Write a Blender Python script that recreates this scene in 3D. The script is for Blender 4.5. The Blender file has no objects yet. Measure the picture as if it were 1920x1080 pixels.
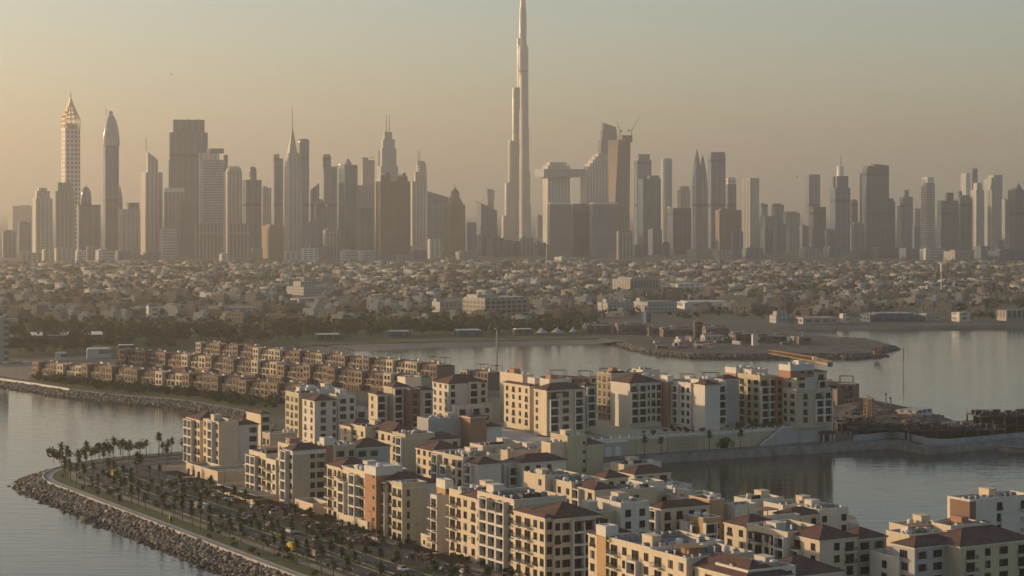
import bpy, bmesh, math, random
import numpy as np
from mathutils import Vector, Matrix
R = math.radians
scene = bpy.context.scene
COL = scene.collection

# ------------------------------------------------------------------ camera, sky, sun, exposure
F, YH, HC = 3856.0, 388.0, 105.0          # focal length (photo px), horizon row, camera height
cam = bpy.data.cameras.new('camera'); camo = bpy.data.objects.new('camera', cam); COL.objects.link(camo)
cam.sensor_width = 36; cam.lens = 36 * F / 1920; cam.shift_y = (YH - 540) / 1920
cam.clip_start = 1; cam.clip_end = 120000
camo.location = (0, 0, HC); camo.rotation_euler = (R(90), 0, 0)
scene.camera = camo
SUN_EL, SUN_X, SUN_Y = 10.0, -0.95, 0.30       # towards the sun: low on the left, a little ahead
w = bpy.data.worlds.new('World'); scene.world = w; w.use_nodes = True
nt = w.node_tree; bg = nt.nodes['Background']
sky = nt.nodes.new('ShaderNodeTexSky'); sky.sky_type = 'NISHITA'; sky.sun_disc = False
sky.sun_elevation = R(SUN_EL); sky.sun_rotation = math.atan2(SUN_X, SUN_Y)
sky.dust_density = 0.8; sky.air_density = 1.0; sky.ozone_density = 1.7; sky.altitude = 0
nt.links.new(sky.outputs[0], bg.inputs[0]); bg.inputs[1].default_value = 0.13
sun = bpy.data.lights.new('sun', 'SUN'); sun.energy = 5.0; sun.angle = R(0.5); sun.color = (1.0, 0.72, 0.44)
suno = bpy.data.objects.new('sun', sun); COL.objects.link(suno)
sd = Vector((SUN_X, SUN_Y, math.tan(R(SUN_EL)) * math.hypot(SUN_X, SUN_Y)))
suno.rotation_euler = sd.to_track_quat('Z', 'Y').to_euler()
vs = scene.view_settings; vs.view_transform = 'Standard'; vs.look = 'None'; vs.exposure = 0.42; vs.gamma = 1; vs.use_curve_mapping = False
cy = scene.cycles
cy.use_denoising = True; cy.max_bounces = 6; cy.diffuse_bounces = 2; cy.glossy_bounces = 3; cy.volume_bounces = 1
cy.transmission_bounces = 2; cy.transparent_max_bounces = 6; cy.sample_clamp_indirect = 6; cy.use_adaptive_sampling = True; cy.adaptive_threshold = 0.01
HAZE_D, HAZE_G, HAZE_C = 1.15e-4, 0.62, (0.88, 0.79, 0.67)

# ------------------------------------------------------------------ helpers
def tag(o, label=None, cat=None, group=None, kind=None):
    if label: o['label'] = label
    if cat: o['category'] = cat
    if group: o['group'] = group
    if kind: o['kind'] = kind
    return o
def empty(name, loc=(0, 0, 0), rz=0.0, **k):
    o = bpy.data.objects.new(name, None); COL.objects.link(o)
    o.empty_display_size = 1; o.location = loc; o.rotation_euler = (0, 0, rz)
    return tag(o, **k)
def gp(px, py, z=0.0):                       # photo pixel -> point on the level z
    d = F * (HC - z) / (py - YH); return ((px - 960) / F * d, d)
def kids(o): return [c for c in o.children]
CH = {}
def put(o, parent):
    o.parent = parent; CH.setdefault(parent.name, []).append(o); return o
def copy_tree(o, parent=None):
    c = o.copy(); COL.objects.link(c)
    if parent is not None: put(c, parent)
    for k in CH.get(o.name, []): copy_tree(k, c)
    return c
class MB:
    def __init__(s): s.v = []; s.f = []; s.m = []
    def add(s, vs, fs, m=0):
        b = len(s.v); s.v += vs; s.f += [tuple(i + b for i in f) for f in fs]; s.m += [m] * len(fs); return s
    def box(s, x0, x1, y0, y1, z0, z1, m=0, bottom=True):
        v = [(x0,y0,z0),(x1,y0,z0),(x1,y1,z0),(x0,y1,z0),(x0,y0,z1),(x1,y0,z1),(x1,y1,z1),(x0,y1,z1)]
        f = [(4,5,6,7),(0,1,5,4),(1,2,6,5),(2,3,7,6),(3,0,4,7)] + ([(3,2,1,0)] if bottom else [])
        return s.add(v, f, m)
    def prism(s, p, z0, z1, m=0, q=None, top=True):      # p, q: lists of (x, y) or (x, y, dz)
        n = len(p); q = q or p
        v = [(a[0], a[1], z0) for a in p] + [(a[0], a[1], z1 + (a[2] if len(a) > 2 else 0)) for a in q]
        f = [(i, (i + 1) % n, n + (i + 1) % n, n + i) for i in range(n)]
        if top: f.append(tuple(range(n, 2 * n)))
        return s.add(v, f, m)
    def cone(s, p, z0, apex, m=0):
        n = len(p); v = [(a[0], a[1], z0) for a in p] + [apex]
        return s.add(v, [(i, (i + 1) % n, n) for i in range(n)], m)
    def tube(s, a, b, r, n=5, m=0, r2=None, cap=True):
        a = Vector(a); b = Vector(b); d = (b - a).normalized(); r2 = r if r2 is None else r2
        u = d.orthogonal().normalized(); w_ = d.cross(u)
        v = []
        for c, rr in ((a, r), (b, r2)):
            for i in range(n):
                t = 2 * math.pi * i / n; v.append(tuple(c + u * (math.cos(t) * rr) + w_ * (math.sin(t) * rr)))
        f = [(i, (i + 1) % n, n + (i + 1) % n, n + i) for i in range(n)]
        if cap: f += [tuple(range(n - 1, -1, -1)), tuple(range(n, 2 * n))]
        return s.add(v, f, m)
    def lathe(s, prof, c=(0, 0), n=16, m=0):
        v = []
        for r, z in prof:
            for i in range(n):
                t = 2 * math.pi * i / n; v.append((c[0] + r * math.cos(t), c[1] + r * math.sin(t), z))
        f = []
        for k in range(len(prof) - 1):
            for i in range(n):
                j = (i + 1) % n; f.append((k*n+i, k*n+j, (k+1)*n+j, (k+1)*n+i))
        f.append(tuple(range((len(prof)-1)*n, len(prof)*n)))
        return s.add(v, f, m)
    def mesh(s, name, mats):
        me = bpy.data.meshes.new(name); me.from_pydata(s.v, [], s.f)
        for mt in (mats if isinstance(mats, (list, tuple)) else [mats]): me.materials.append(mt)
        if any(s.m): me.polygons.foreach_set('material_index', s.m)
        me.update(); return me
    def build(s, name, mats, parent=None, **k):
        o = bpy.data.objects.new(name, s.mesh(name, mats)); COL.objects.link(o)
        if parent is not None: put(o, parent)
        return tag(o, **k)
def smooth(o):
    o.data.polygons.foreach_set('use_smooth', [True] * len(o.data.polygons)); return o
def npmesh(name, V, Fc, mats, mi=None, parent=None, **k):
    V = np.asarray(V, dtype=np.float32); Fc = np.asarray(Fc, dtype=np.int32); n = Fc.shape[1]
    me = bpy.data.meshes.new(name); me.vertices.add(len(V)); me.vertices.foreach_set('co', V.ravel())
    me.loops.add(Fc.size); me.loops.foreach_set('vertex_index', Fc.ravel())
    me.polygons.add(len(Fc)); me.polygons.foreach_set('loop_start', np.arange(0, Fc.size, n, dtype=np.int32))
    for mt in (mats if isinstance(mats, (list, tuple)) else [mats]): me.materials.append(mt)
    if mi is not None: me.polygons.foreach_set('material_index', np.asarray(mi, dtype=np.int32))
    me.update(calc_edges=True)
    o = bpy.data.objects.new(name, me); COL.objects.link(o)
    if parent is not None: put(o, parent)
    return tag(o, **k)

# ------------------------------------------------------------------ materials
def newmat(name):
    m = bpy.data.materials.new(name); m.use_nodes = True
    n = m.node_tree; b = n.nodes['Principled BSDF']; return m, n, b
def math_(n, op, a, b=None):
    x = n.nodes.new('ShaderNodeMath'); x.operation = op
    for i, v in enumerate((a, b)):
        if v is None: continue
        if isinstance(v, (int, float)): x.inputs[i].default_value = v
        else: n.links.new(v, x.inputs[i])
    return x.outputs[0]
def mix_(n, fac, a, b):
    x = n.nodes.new('ShaderNodeMix'); x.data_type = 'RGBA'
    for s, v in ((x.inputs[0], fac), (x.inputs[6], a), (x.inputs[7], b)):
        if isinstance(v, (int, float)): s.default_value = v
        elif isinstance(v, tuple): s.default_value = (*v[:3], 1)
        else: n.links.new(v, s)
    return x.outputs[2]
def noise_(n, scale, detail=3, vec=None, rough=0.6):
    x = n.nodes.new('ShaderNodeTexNoise'); x.inputs['Scale'].default_value = scale; x.inputs['Detail'].default_value = detail
    x.inputs['Roughness'].default_value = rough
    if vec is not None: n.links.new(vec, x.inputs['Vector'])
    return x.outputs['Fac']
def coord_(n, which='Object'): return n.nodes.new('ShaderNodeTexCoord').outputs[which]
def ramp_(n, fac, a, b, lo=0.35, hi=0.65):
    x = n.nodes.new('ShaderNodeMapRange'); x.inputs[1].default_value = lo; x.inputs[2].default_value = hi; n.links.new(fac, x.inputs[0])
    return mix_(n, x.outputs[0], a, b)
def mottled(name, a, b, scale, rough=0.85, lo=0.35, hi=0.65, detail=4, bump=0.0, spec=0.3, c3=None, s3=None, world=False):
    m, n, bs = newmat(name)
    v = n.nodes.new('ShaderNodeNewGeometry').outputs['Position'] if world else coord_(n)
    col = ramp_(n, noise_(n, scale, detail, v), a, b, lo, hi)
    if c3:
        k = n.nodes.new('ShaderNodeMapRange'); k.inputs[1].default_value = 0.5; k.inputs[2].default_value = 0.65
        n.links.new(noise_(n, s3, 3, v), k.inputs[0]); col = mix_(n, k.outputs[0], col, c3)
    n.links.new(col, bs.inputs['Base Color']); bs.inputs['Roughness'].default_value = rough
    bs.inputs['Specular IOR Level'].default_value = spec
    if bump:
        bp = n.nodes.new('ShaderNodeBump'); bp.inputs['Strength'].default_value = 1; bp.inputs['Distance'].default_value = bump
        n.links.new(noise_(n, scale * 3, 4, v), bp.inputs['Height']); n.links.new(bp.outputs[0], bs.inputs['Normal'])
    return m
def plaster(name, c):
    # painted render: faint blotches, dirt streaks running down and soft patches between storeys
    m, n, b = newmat(name); v = n.nodes.new('ShaderNodeNewGeometry').outputs['Position']
    mp = n.nodes.new('ShaderNodeMapping'); mp.inputs['Scale'].default_value = (1.2, 1.2, 0.10); n.links.new(v, mp.inputs[0])
    st = noise_(n, 1.0, 4, mp.outputs[0]); bl = noise_(n, 0.12, 3, v)
    f = math_(n, 'ADD', math_(n, 'MULTIPLY', st, 0.6), math_(n, 'MULTIPLY', bl, 0.4))
    col = ramp_(n, f, tuple(x * 0.90 for x in c), tuple(min(1, x * 1.04) for x in c), 0.36, 0.6)
    n.links.new(col, b.inputs['Base Color']); b.inputs['Roughness'].default_value = 0.9; b.inputs['Specular IOR Level'].default_value = 0.2
    return m
def simple(name, c, rough=0.6, metal=0.0, spec=0.5, emit=None):
    m, n, b = newmat(name)
    oi = n.nodes.new('ShaderNodeObjectInfo').outputs['Random']
    col = mix_(n, oi, tuple(x * 0.85 for x in c), tuple(min(1, x * 1.12) for x in c))
    n.links.new(col, b.inputs['Base Color']); b.inputs['Roughness'].default_value = rough
    b.inputs['Metallic'].default_value = metal; b.inputs['Specular IOR Level'].default_value = spec
    if emit: b.inputs['Emission Color'].default_value = (*c, 1); b.inputs['Emission Strength'].default_value = emit
    return m
def facade(name, wall, glass, fh=4.0, bay=5.0, band=0.5, pier=0.35, rough=0.3, mech=0.0, vary=True):
    # a tower skin: window bands between floors, vertical piers, dark plant floors
    m, n, b = newmat(name); sep = n.nodes.new('ShaderNodeSeparateXYZ'); n.links.new(coord_(n), sep.inputs[0])
    z = math_(n, 'FRACT', math_(n, 'DIVIDE', sep.outputs[2], fh))
    isw = math_(n, 'GREATER_THAN', z, band)
    xy = math_(n, 'FRACT', math_(n, 'DIVIDE', math_(n, 'ADD', sep.outputs[0], sep.outputs[1]), bay))
    pr = math_(n, 'LESS_THAN', xy, pier)
    g = math_(n, 'MULTIPLY', isw, math_(n, 'SUBTRACT', 1.0, pr))
    nz = noise_(n, 0.05, 3, coord_(n))
    gl = ramp_(n, nz, tuple(x * 0.7 for x in glass), tuple(x * 1.3 for x in glass))
    wl = ramp_(n, noise_(n, 0.02, 3, coord_(n)), tuple(x * 0.85 for x in wall), tuple(x * 1.1 for x in wall))
    col = mix_(n, g, wl, gl)
    if mech:
        mz = math_(n, 'FRACT', math_(n, 'DIVIDE', sep.outputs[2], mech))
        col = mix_(n, math_(n, 'GREATER_THAN', mz, 0.93), col, tuple(x * 0.5 for x in glass))
    n.links.new(col, b.inputs['Base Color'])
    n.links.new(math_(n, 'SUBTRACT', 0.75, math_(n, 'MULTIPLY', g, 0.75 - rough)), b.inputs['Roughness'])
    return m
def glassy(name, c, rough=0.12, spec=0.8):
    m, n, b = newmat(name)
    oi = n.nodes.new('ShaderNodeObjectInfo').outputs['Random']
    n.links.new(mix_(n, oi, tuple(x * 0.5 for x in c), tuple(x * 1.5 for x in c)), b.inputs['Base Color'])
    b.inputs['Roughness'].default_value = rough; b.inputs['Specular IOR Level'].default_value = spec
    return m
M = {}
M['ground'] = mottled('ground', (0.07, 0.06, 0.045), (0.13, 0.11, 0.08), 0.02, 0.95, c3=(0.085, 0.085, 0.05), s3=0.006, world=True)
M['sand'] = mottled('sand', (0.19, 0.155, 0.115), (0.26, 0.215, 0.16), 0.05, 0.95, world=True)
M['lawn'] = mottled('lawn', (0.045, 0.066, 0.014), (0.10, 0.115, 0.032), 0.25, 0.95, c3=(0.085, 0.07, 0.035), s3=0.08, world=True)
M['asphalt'] = mottled('asphalt', (0.045, 0.043, 0.045), (0.07, 0.066, 0.066), 0.3, 0.9, c3=(0.085, 0.08, 0.075), s3=0.05, world=True)
M['paving'] = mottled('paving', (0.24, 0.19, 0.15), (0.32, 0.26, 0.20), 0.5, 0.9, c3=(0.20, 0.15, 0.12), s3=0.1, world=True)
M['concrete'] = mottled('concrete', (0.30, 0.26, 0.21), (0.42, 0.37, 0.30), 0.4, 0.9, world=True)
M['quay'] = mottled('quay', (0.17, 0.15, 0.13), (0.27, 0.24, 0.20), 0.3, 0.9, c3=(0.13, 0.115, 0.10), s3=0.12, world=True)
M['rock'] = mottled('rock', (0.055, 0.047, 0.038), (0.20, 0.17, 0.135), 0.5, 0.9, c3=(0.33, 0.285, 0.225), s3=0.9, world=True)
M['wetrock'] = mottled('wetrock', (0.03, 0.026, 0.021), (0.07, 0.06, 0.05), 0.35, 0.7, world=True)
M['dirt'] = mottled('dirt', (0.035, 0.030, 0.026), (0.10, 0.083, 0.065), 0.2, 0.95, c3=(0.15, 0.125, 0.10), s3=0.12, world=True)
def water_mat():
    m, n, b = newmat('water'); v = n.nodes.new('ShaderNodeNewGeometry').outputs['Position']
    b.inputs['Base Color'].default_value = (0.050, 0.043, 0.027, 1); b.inputs['Roughness'].default_value = 0.06
    b.inputs['IOR'].default_value = 1.333; b.inputs['Specular IOR Level'].default_value = 0.5
    mp = n.nodes.new('ShaderNodeMapping'); mp.inputs['Rotation'].default_value = (0, 0, R(-8)); mp.inputs['Scale'].default_value = (0.055, 0.22, 1); n.links.new(v, mp.inputs[0])
    mp2 = n.nodes.new('ShaderNodeMapping'); mp2.inputs['Rotation'].default_value = (0, 0, R(14)); mp2.inputs['Scale'].default_value = (0.3, 0.9, 1); n.links.new(v, mp2.inputs[0])
    a = noise_(n, 1.0, 3, mp.outputs[0]); c = noise_(n, 1.0, 3, mp2.outputs[0])
    big = noise_(n, 0.006, 2, v)
    k = n.nodes.new('ShaderNodeMapRange'); k.inputs[1].default_value = 0.35; k.inputs[2].default_value = 0.65; k.inputs[3].default_value = 0.25; k.inputs[4].default_value = 1.0
    n.links.new(big, k.inputs[0])
    h = math_(n, 'ADD', math_(n, 'MULTIPLY', a, 0.20), math_(n, 'MULTIPLY', math_(n, 'MULTIPLY', c, 0.035), k.outputs[0]))
    bp = n.nodes.new('ShaderNodeBump'); bp.inputs['Strength'].default_value = 1.0; bp.inputs['Distance'].default_value = WAVE
    n.links.new(h, bp.inputs['Height']); n.links.new(bp.outputs[0], b.inputs['Normal'])
    return m
WAVE = 0.8
M['water'] = water_mat()

# ------------------------------------------------------------------ water and land
TH = R(30); CT, ST = math.cos(TH), math.sin(TH)
def tw(X, Y): return (X * CT - Y * ST, X * ST + Y * CT)           # town grid -> world
def wt(x, y): return (x * CT + y * ST, -x * ST + y * CT)          # world -> town grid
LZ = 3.0
EXT = 30000
npmesh('sea', [(-EXT/2, -2000, 0), (EXT/2, -2000, 0), (EXT/2, EXT, 0), (-EXT/2, EXT, 0)], [(0, 1, 2, 3)], M['water'], kind='structure')
def corner_path(o, r=64.0, y_end=200.0, x_end=420.0, n=10):     # promenade line, o metres inland of the sea wall
    X0, Y0 = 232 + o, 806 - o; rr = max(3.0, r - o)
    p = [tw(X0, y_end + k * (Y0 - rr - y_end) / 12) for k in range(13)]
    for i in range(1, n + 1):
        a = math.pi - i * (math.pi / 2) / n
        p.append(tw(X0 + rr + rr * math.cos(a), Y0 - rr + rr * math.sin(a)))
    p += [tw(X0 + rr + (x_end - X0 - rr) * k / 6, Y0 + k * 3.0 * (1 if k else 0)) for k in range(1, 7)]
    return p
crest = corner_path(0)
inlet = [gp(x, y, LZ) for x, y in ((512, 806), (520, 796), (505, 783), (470, 774), (420, 764), (345, 751.5), (270, 746), (200, 740), (130, 731), (65, 720), (0, 711), (-150, 690), (-500, 650))]
west = [(-2500, 1560), (-15000, 1600), (-15000, EXT), (15000, EXT), (15000, 1725)]
coast = [gp(x, y, LZ) for x, y in ((2300, 604), (1940, 609), (1830, 609.5), (1700, 609.5), (1560, 610), (1482, 611), (1474, 618))]
head = [gp(x, y, 2.0) for x, y in ((1512, 629), (1560, 633), (1620, 636), (1640, 641), (1672, 650), (1640, 656), (1610, 655), (1650, 662), (1600, 666), (1540, 665), (1400, 666), (1300, 665), (1230, 658), (1190, 650), (1165, 640))]
beach = [gp(x, y, LZ) for x, y in ((1122, 634), (1040, 636), (960, 637.5), (850, 639.5), (700, 643), (600, 647), (530, 655), (512, 668))]
nearlag = [gp(x, y, LZ) for x, y in ((575, 684), (600, 688), (700, 694), (800, 703), (930, 716), (1150, 728), (1400, 736), (1600, 743), (1660, 754), (1757, 777), (1785, 790), (1850, 786), (1930, 782), (2300, 775))]
quay = [gp(x, y, LZ) for x, y in ((2300, 800), (1920, 824), (1737, 840), (1675, 829), (1640, 830), (1440, 842), (1235, 855), (1170, 860))]
basin = [gp(x, y, LZ) for x, y in ((1185, 868), (1262, 899), (1312, 922), (1350, 951), (1475, 944), (1545, 950), (1602, 968), (1625, 1012), (1760, 1016), (1790, 990), (1960, 980), (2300, 960))]
south = [tw(520, 200)]
outline = crest + inlet + west + coast + head + beach + nearlag + quay + basin + south
def sheet(name, poly, z, mat, skirt=None, **k):
    mb = MB(); n = len(poly); mb.add([(x, y, z) for x, y in poly], [tuple(range(n))])
    a = sum(poly[i][0]*poly[(i+1)%n][1] - poly[(i+1)%n][0]*poly[i][1] for i in range(n))
    if a < 0: mb.f[0] = mb.f[0][::-1]
    if skirt is not None:
        mb.add([(x, y, z) for x, y in poly] + [(x, y, skirt) for x, y in poly], [(i, (i+1)%n, n+(i+1)%n, n+i) for i in range(n)])
    return mb.build(name, mat, **k)
sheet('ground', outline, LZ, M['ground'], -2, kind='structure')
def strip(name, A, B, za, zb, mat, **k):       # ribbon between two lines of equal length
    n = len(A); return npmesh(name, [(x, y, za) for x, y in A] + [(x, y, zb) for x, y in B], [(i, i+1, n+i+1, n+i) for i in range(n-1)], mat, **k)
def offset(line, d):
    o = []
    for i, p in enumerate(line):
        a = Vector(line[max(0, i-1)]); b = Vector(line[min(len(line)-1, i+1)]); t = (b - a).normalized()
        o.append((p[0] - t.y * d, p[1] + t.x * d))
    return o
# ------------------------------------------------------------------ the skyline
FM = {
 'cream': facade('facade_cream', (0.60, 0.53, 0.43), (0.14, 0.145, 0.155), 4.2, 9.0, 0.5, 0.4),
 'tan': facade('facade_tan', (0.37, 0.33, 0.28), (0.10, 0.105, 0.115), 4.0, 8.0, 0.45, 0.35),
 'grey': facade('facade_grey', (0.17, 0.20, 0.25), (0.08, 0.10, 0.135), 4.0, 14.0, 0.35, 0.22, 0.15, mech=110),
 'dark': facade('facade_dark', (0.085, 0.11, 0.145), (0.05, 0.07, 0.10), 4.0, 11.0, 0.3, 0.2, 0.15, mech=90),
 'glass': facade('facade_glass', (0.14, 0.18, 0.23), (0.07, 0.105, 0.15), 4.0, 14.0, 0.25, 0.15, 0.1, mech=120),
 'teal': facade('facade_teal', (0.15, 0.20, 0.21), (0.055, 0.125, 0.14), 4.0, 30.0, 0.2, 0.08, 0.1),
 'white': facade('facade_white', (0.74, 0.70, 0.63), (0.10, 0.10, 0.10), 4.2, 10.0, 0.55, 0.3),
 'banded': facade('facade_banded', (0.52, 0.49, 0.45), (0.20, 0.20, 0.205), 5.6, 400.0, 0.5, 0.02),
 'fins': facade('facade_fins', (0.38, 0.34, 0.29), (0.11, 0.10, 0.09), 50.0, 7.0, 0.06, 0.5),
 'brown': facade('facade_brown', (0.22, 0.145, 0.10), (0.09, 0.065, 0.055), 30.0, 6.0, 0.08, 0.55),
 'gold': facade('facade_gold', (0.36, 0.24, 0.13), (0.10, 0.07, 0.05), 4.0, 6.0, 0.5, 0.35),
 'steel': facade('facade_steel', (0.40, 0.385, 0.36), (0.19, 0.20, 0.215), 3.9, 4.5, 0.45, 0.4, 0.22),
 'punched': facade('facade_punched', (0.74, 0.65, 0.52), (0.15, 0.125, 0.10), 9.5, 9.0, 0.4, 0.45),
 'raw': facade('facade_raw', (0.34, 0.235, 0.17), (0.07, 0.055, 0.05), 4.0, 5.0, 0.35, 0.3, 0.8),
 'gridsky': facade('facade_gridsky', (.26,.27,.28), (.09,.10,.115), 4.2, 5.0, .35, .3),
 'metal': simple('facade_metal', (0.33, 0.31, 0.28), 0.35, 0.4),
 'mast': simple('mast_paint', (0.14, 0.13, 0.12), 0.5),
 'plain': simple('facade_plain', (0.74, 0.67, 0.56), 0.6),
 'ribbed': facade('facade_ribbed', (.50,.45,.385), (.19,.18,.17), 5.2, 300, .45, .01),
 'bright_panel': simple('facade_bright_panel', (0.85, 0.78, 0.66), 0.35, 0.3),
}
PN = {'t': 'upper_tier', 's': 'mast', 'p': 'spire_roof', 'd': 'dome', 'w': 'slanted_crown', 'c': 'drum', 'm': 'plant_room_or_panel'}  # kind m also makes panels with sunlight put into their colour
GROUP_SKY = 'towers of the far skyline'
def zz(py, D): return HC - (py - YH) / F * D - LZ
def T(label, x0, x1, yt, D, c, mat, ex=(), st='box', name='skyscraper', cat='skyscraper', ratio=0.7, taper=1.0, group=GROUP_SKY):
    th = min(R(48), max(R(6), math.atan(c / (1 - c) / ratio))); W = (x1 - x0) / F * D
    Wb = W / (math.cos(th) + ratio * math.sin(th)); Db = Wb * ratio; cc = Db * math.sin(th) / W
    xc = (x0 + cc * (x1 - x0) - 960) / F * D
    r = empty(name, (xc, D, LZ), th, label=label, cat=cat, group=group)
    def rect(a, b, k=1.0):
        s = (b - a) / (x1 - x0) * k; dx = ((a + b) - (x0 + x1)) / 2 / F * D
        cx, cyy = Wb/2 + dx*math.cos(th), Db/2 - dx*math.sin(th); hw, hd = Wb*s/2, Db*s/2
        return [(cx-hw, cyy-hd), (cx+hw, cyy-hd), (cx+hw, cyy+hd), (cx-hw, cyy+hd)]
    def pxof(p):
        wx = xc + p[0]*math.cos(th) - p[1]*math.sin(th); return 960 + wx * F / D
    def mid(q): return ((q[0][0]+q[2][0])/2, (q[0][1]+q[2][1])/2)
    top = zz(yt, D); mb = MB(); q = rect(x0, x1)
    if st == 'cyl': mb.lathe([(W/2, -LZ), (W/2, top)], mid(q), 20)
    elif st == 'none': mb = None
    elif st == 'round':                                        # rounded corners
        k = []
        (ax, ay), (bx, by) = q[0], q[2]; rr = min(bx-ax, by-ay) * 0.3
        for ox, oy, a0 in ((bx-rr, ay+rr, -90), (bx-rr, by-rr, 0), (ax+rr, by-rr, 90), (ax+rr, ay+rr, 180)):
            for i in range(5): a = R(a0 + i*22.5); k.append((ox + rr*math.cos(a), oy + rr*math.sin(a)))
        mb.prism(k, -LZ, top)
    else: mb.prism(rect(x0, x1, taper), -LZ, top, q=q)
    if mb: mb.build('shaft', FM[mat], r)
    cur = top
    for e in ex:
        k = e[0]; mb = MB(); mt = mat; nm = PN[k]
        if isinstance(e[-1], str) and len(e) > 1: mt = e[-1]; e = e[:-1]
        if k in 'tm':
            z0 = cur if len(e) == 4 else zz(e[3], D); z1 = zz(e[-1], D)
            mb.prism(rect(e[1], e[2]), z0, z1); cur = max(cur, z1)
        elif k == 's':
            dx = (e[1] - (x0+x1)/2) / F * D; p = (Wb/2 + dx*math.cos(th), Db/2 - dx*math.sin(th))
            mb.tube((*p, zz(e[2], D)), (*p, zz(e[3], D)), e[4], 6, r2=e[4]*0.5); mt = mt if mt != mat else 'mast'
        elif k == 'p':
            q = rect(e[1], e[2]); mb.cone(q, zz(e[3], D), (*mid(q), zz(e[4], D)))
        elif k in 'dc':
            q = rect(e[1], e[2]); rad = (e[2]-e[1])/2/F*D; z0, z1 = zz(e[3], D), zz(e[4], D)
            if k == 'c': prof = [(rad, z0), (rad, z1)]
            else: prof = [(rad*math.cos(a)**(e[5] if len(e) > 5 else 1.0), z0 + (z1-z0)*math.sin(a)) for a in [i*math.pi/2/8 for i in range(8)]] + [(0.05, z1)]
            mb.lathe(prof, mid(q), 18)
        elif k == 'w':
            q = rect(e[1], e[2]); z0 = zz(e[3], D); pl, prr = pxof(q[3]), pxof(q[1])
            qq = [(a[0], a[1], (zz(e[4], D)-z0) + (zz(e[5], D)-zz(e[4], D))*(pxof(a)-pl)/(prr-pl)) for a in q]
            mb.prism(q, z0, z0, q=qq)
        o = mb.build(nm, FM[mt], r)
        if k in 'dc': smooth(o)
    return r, rect, th, Wb, Db

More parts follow.
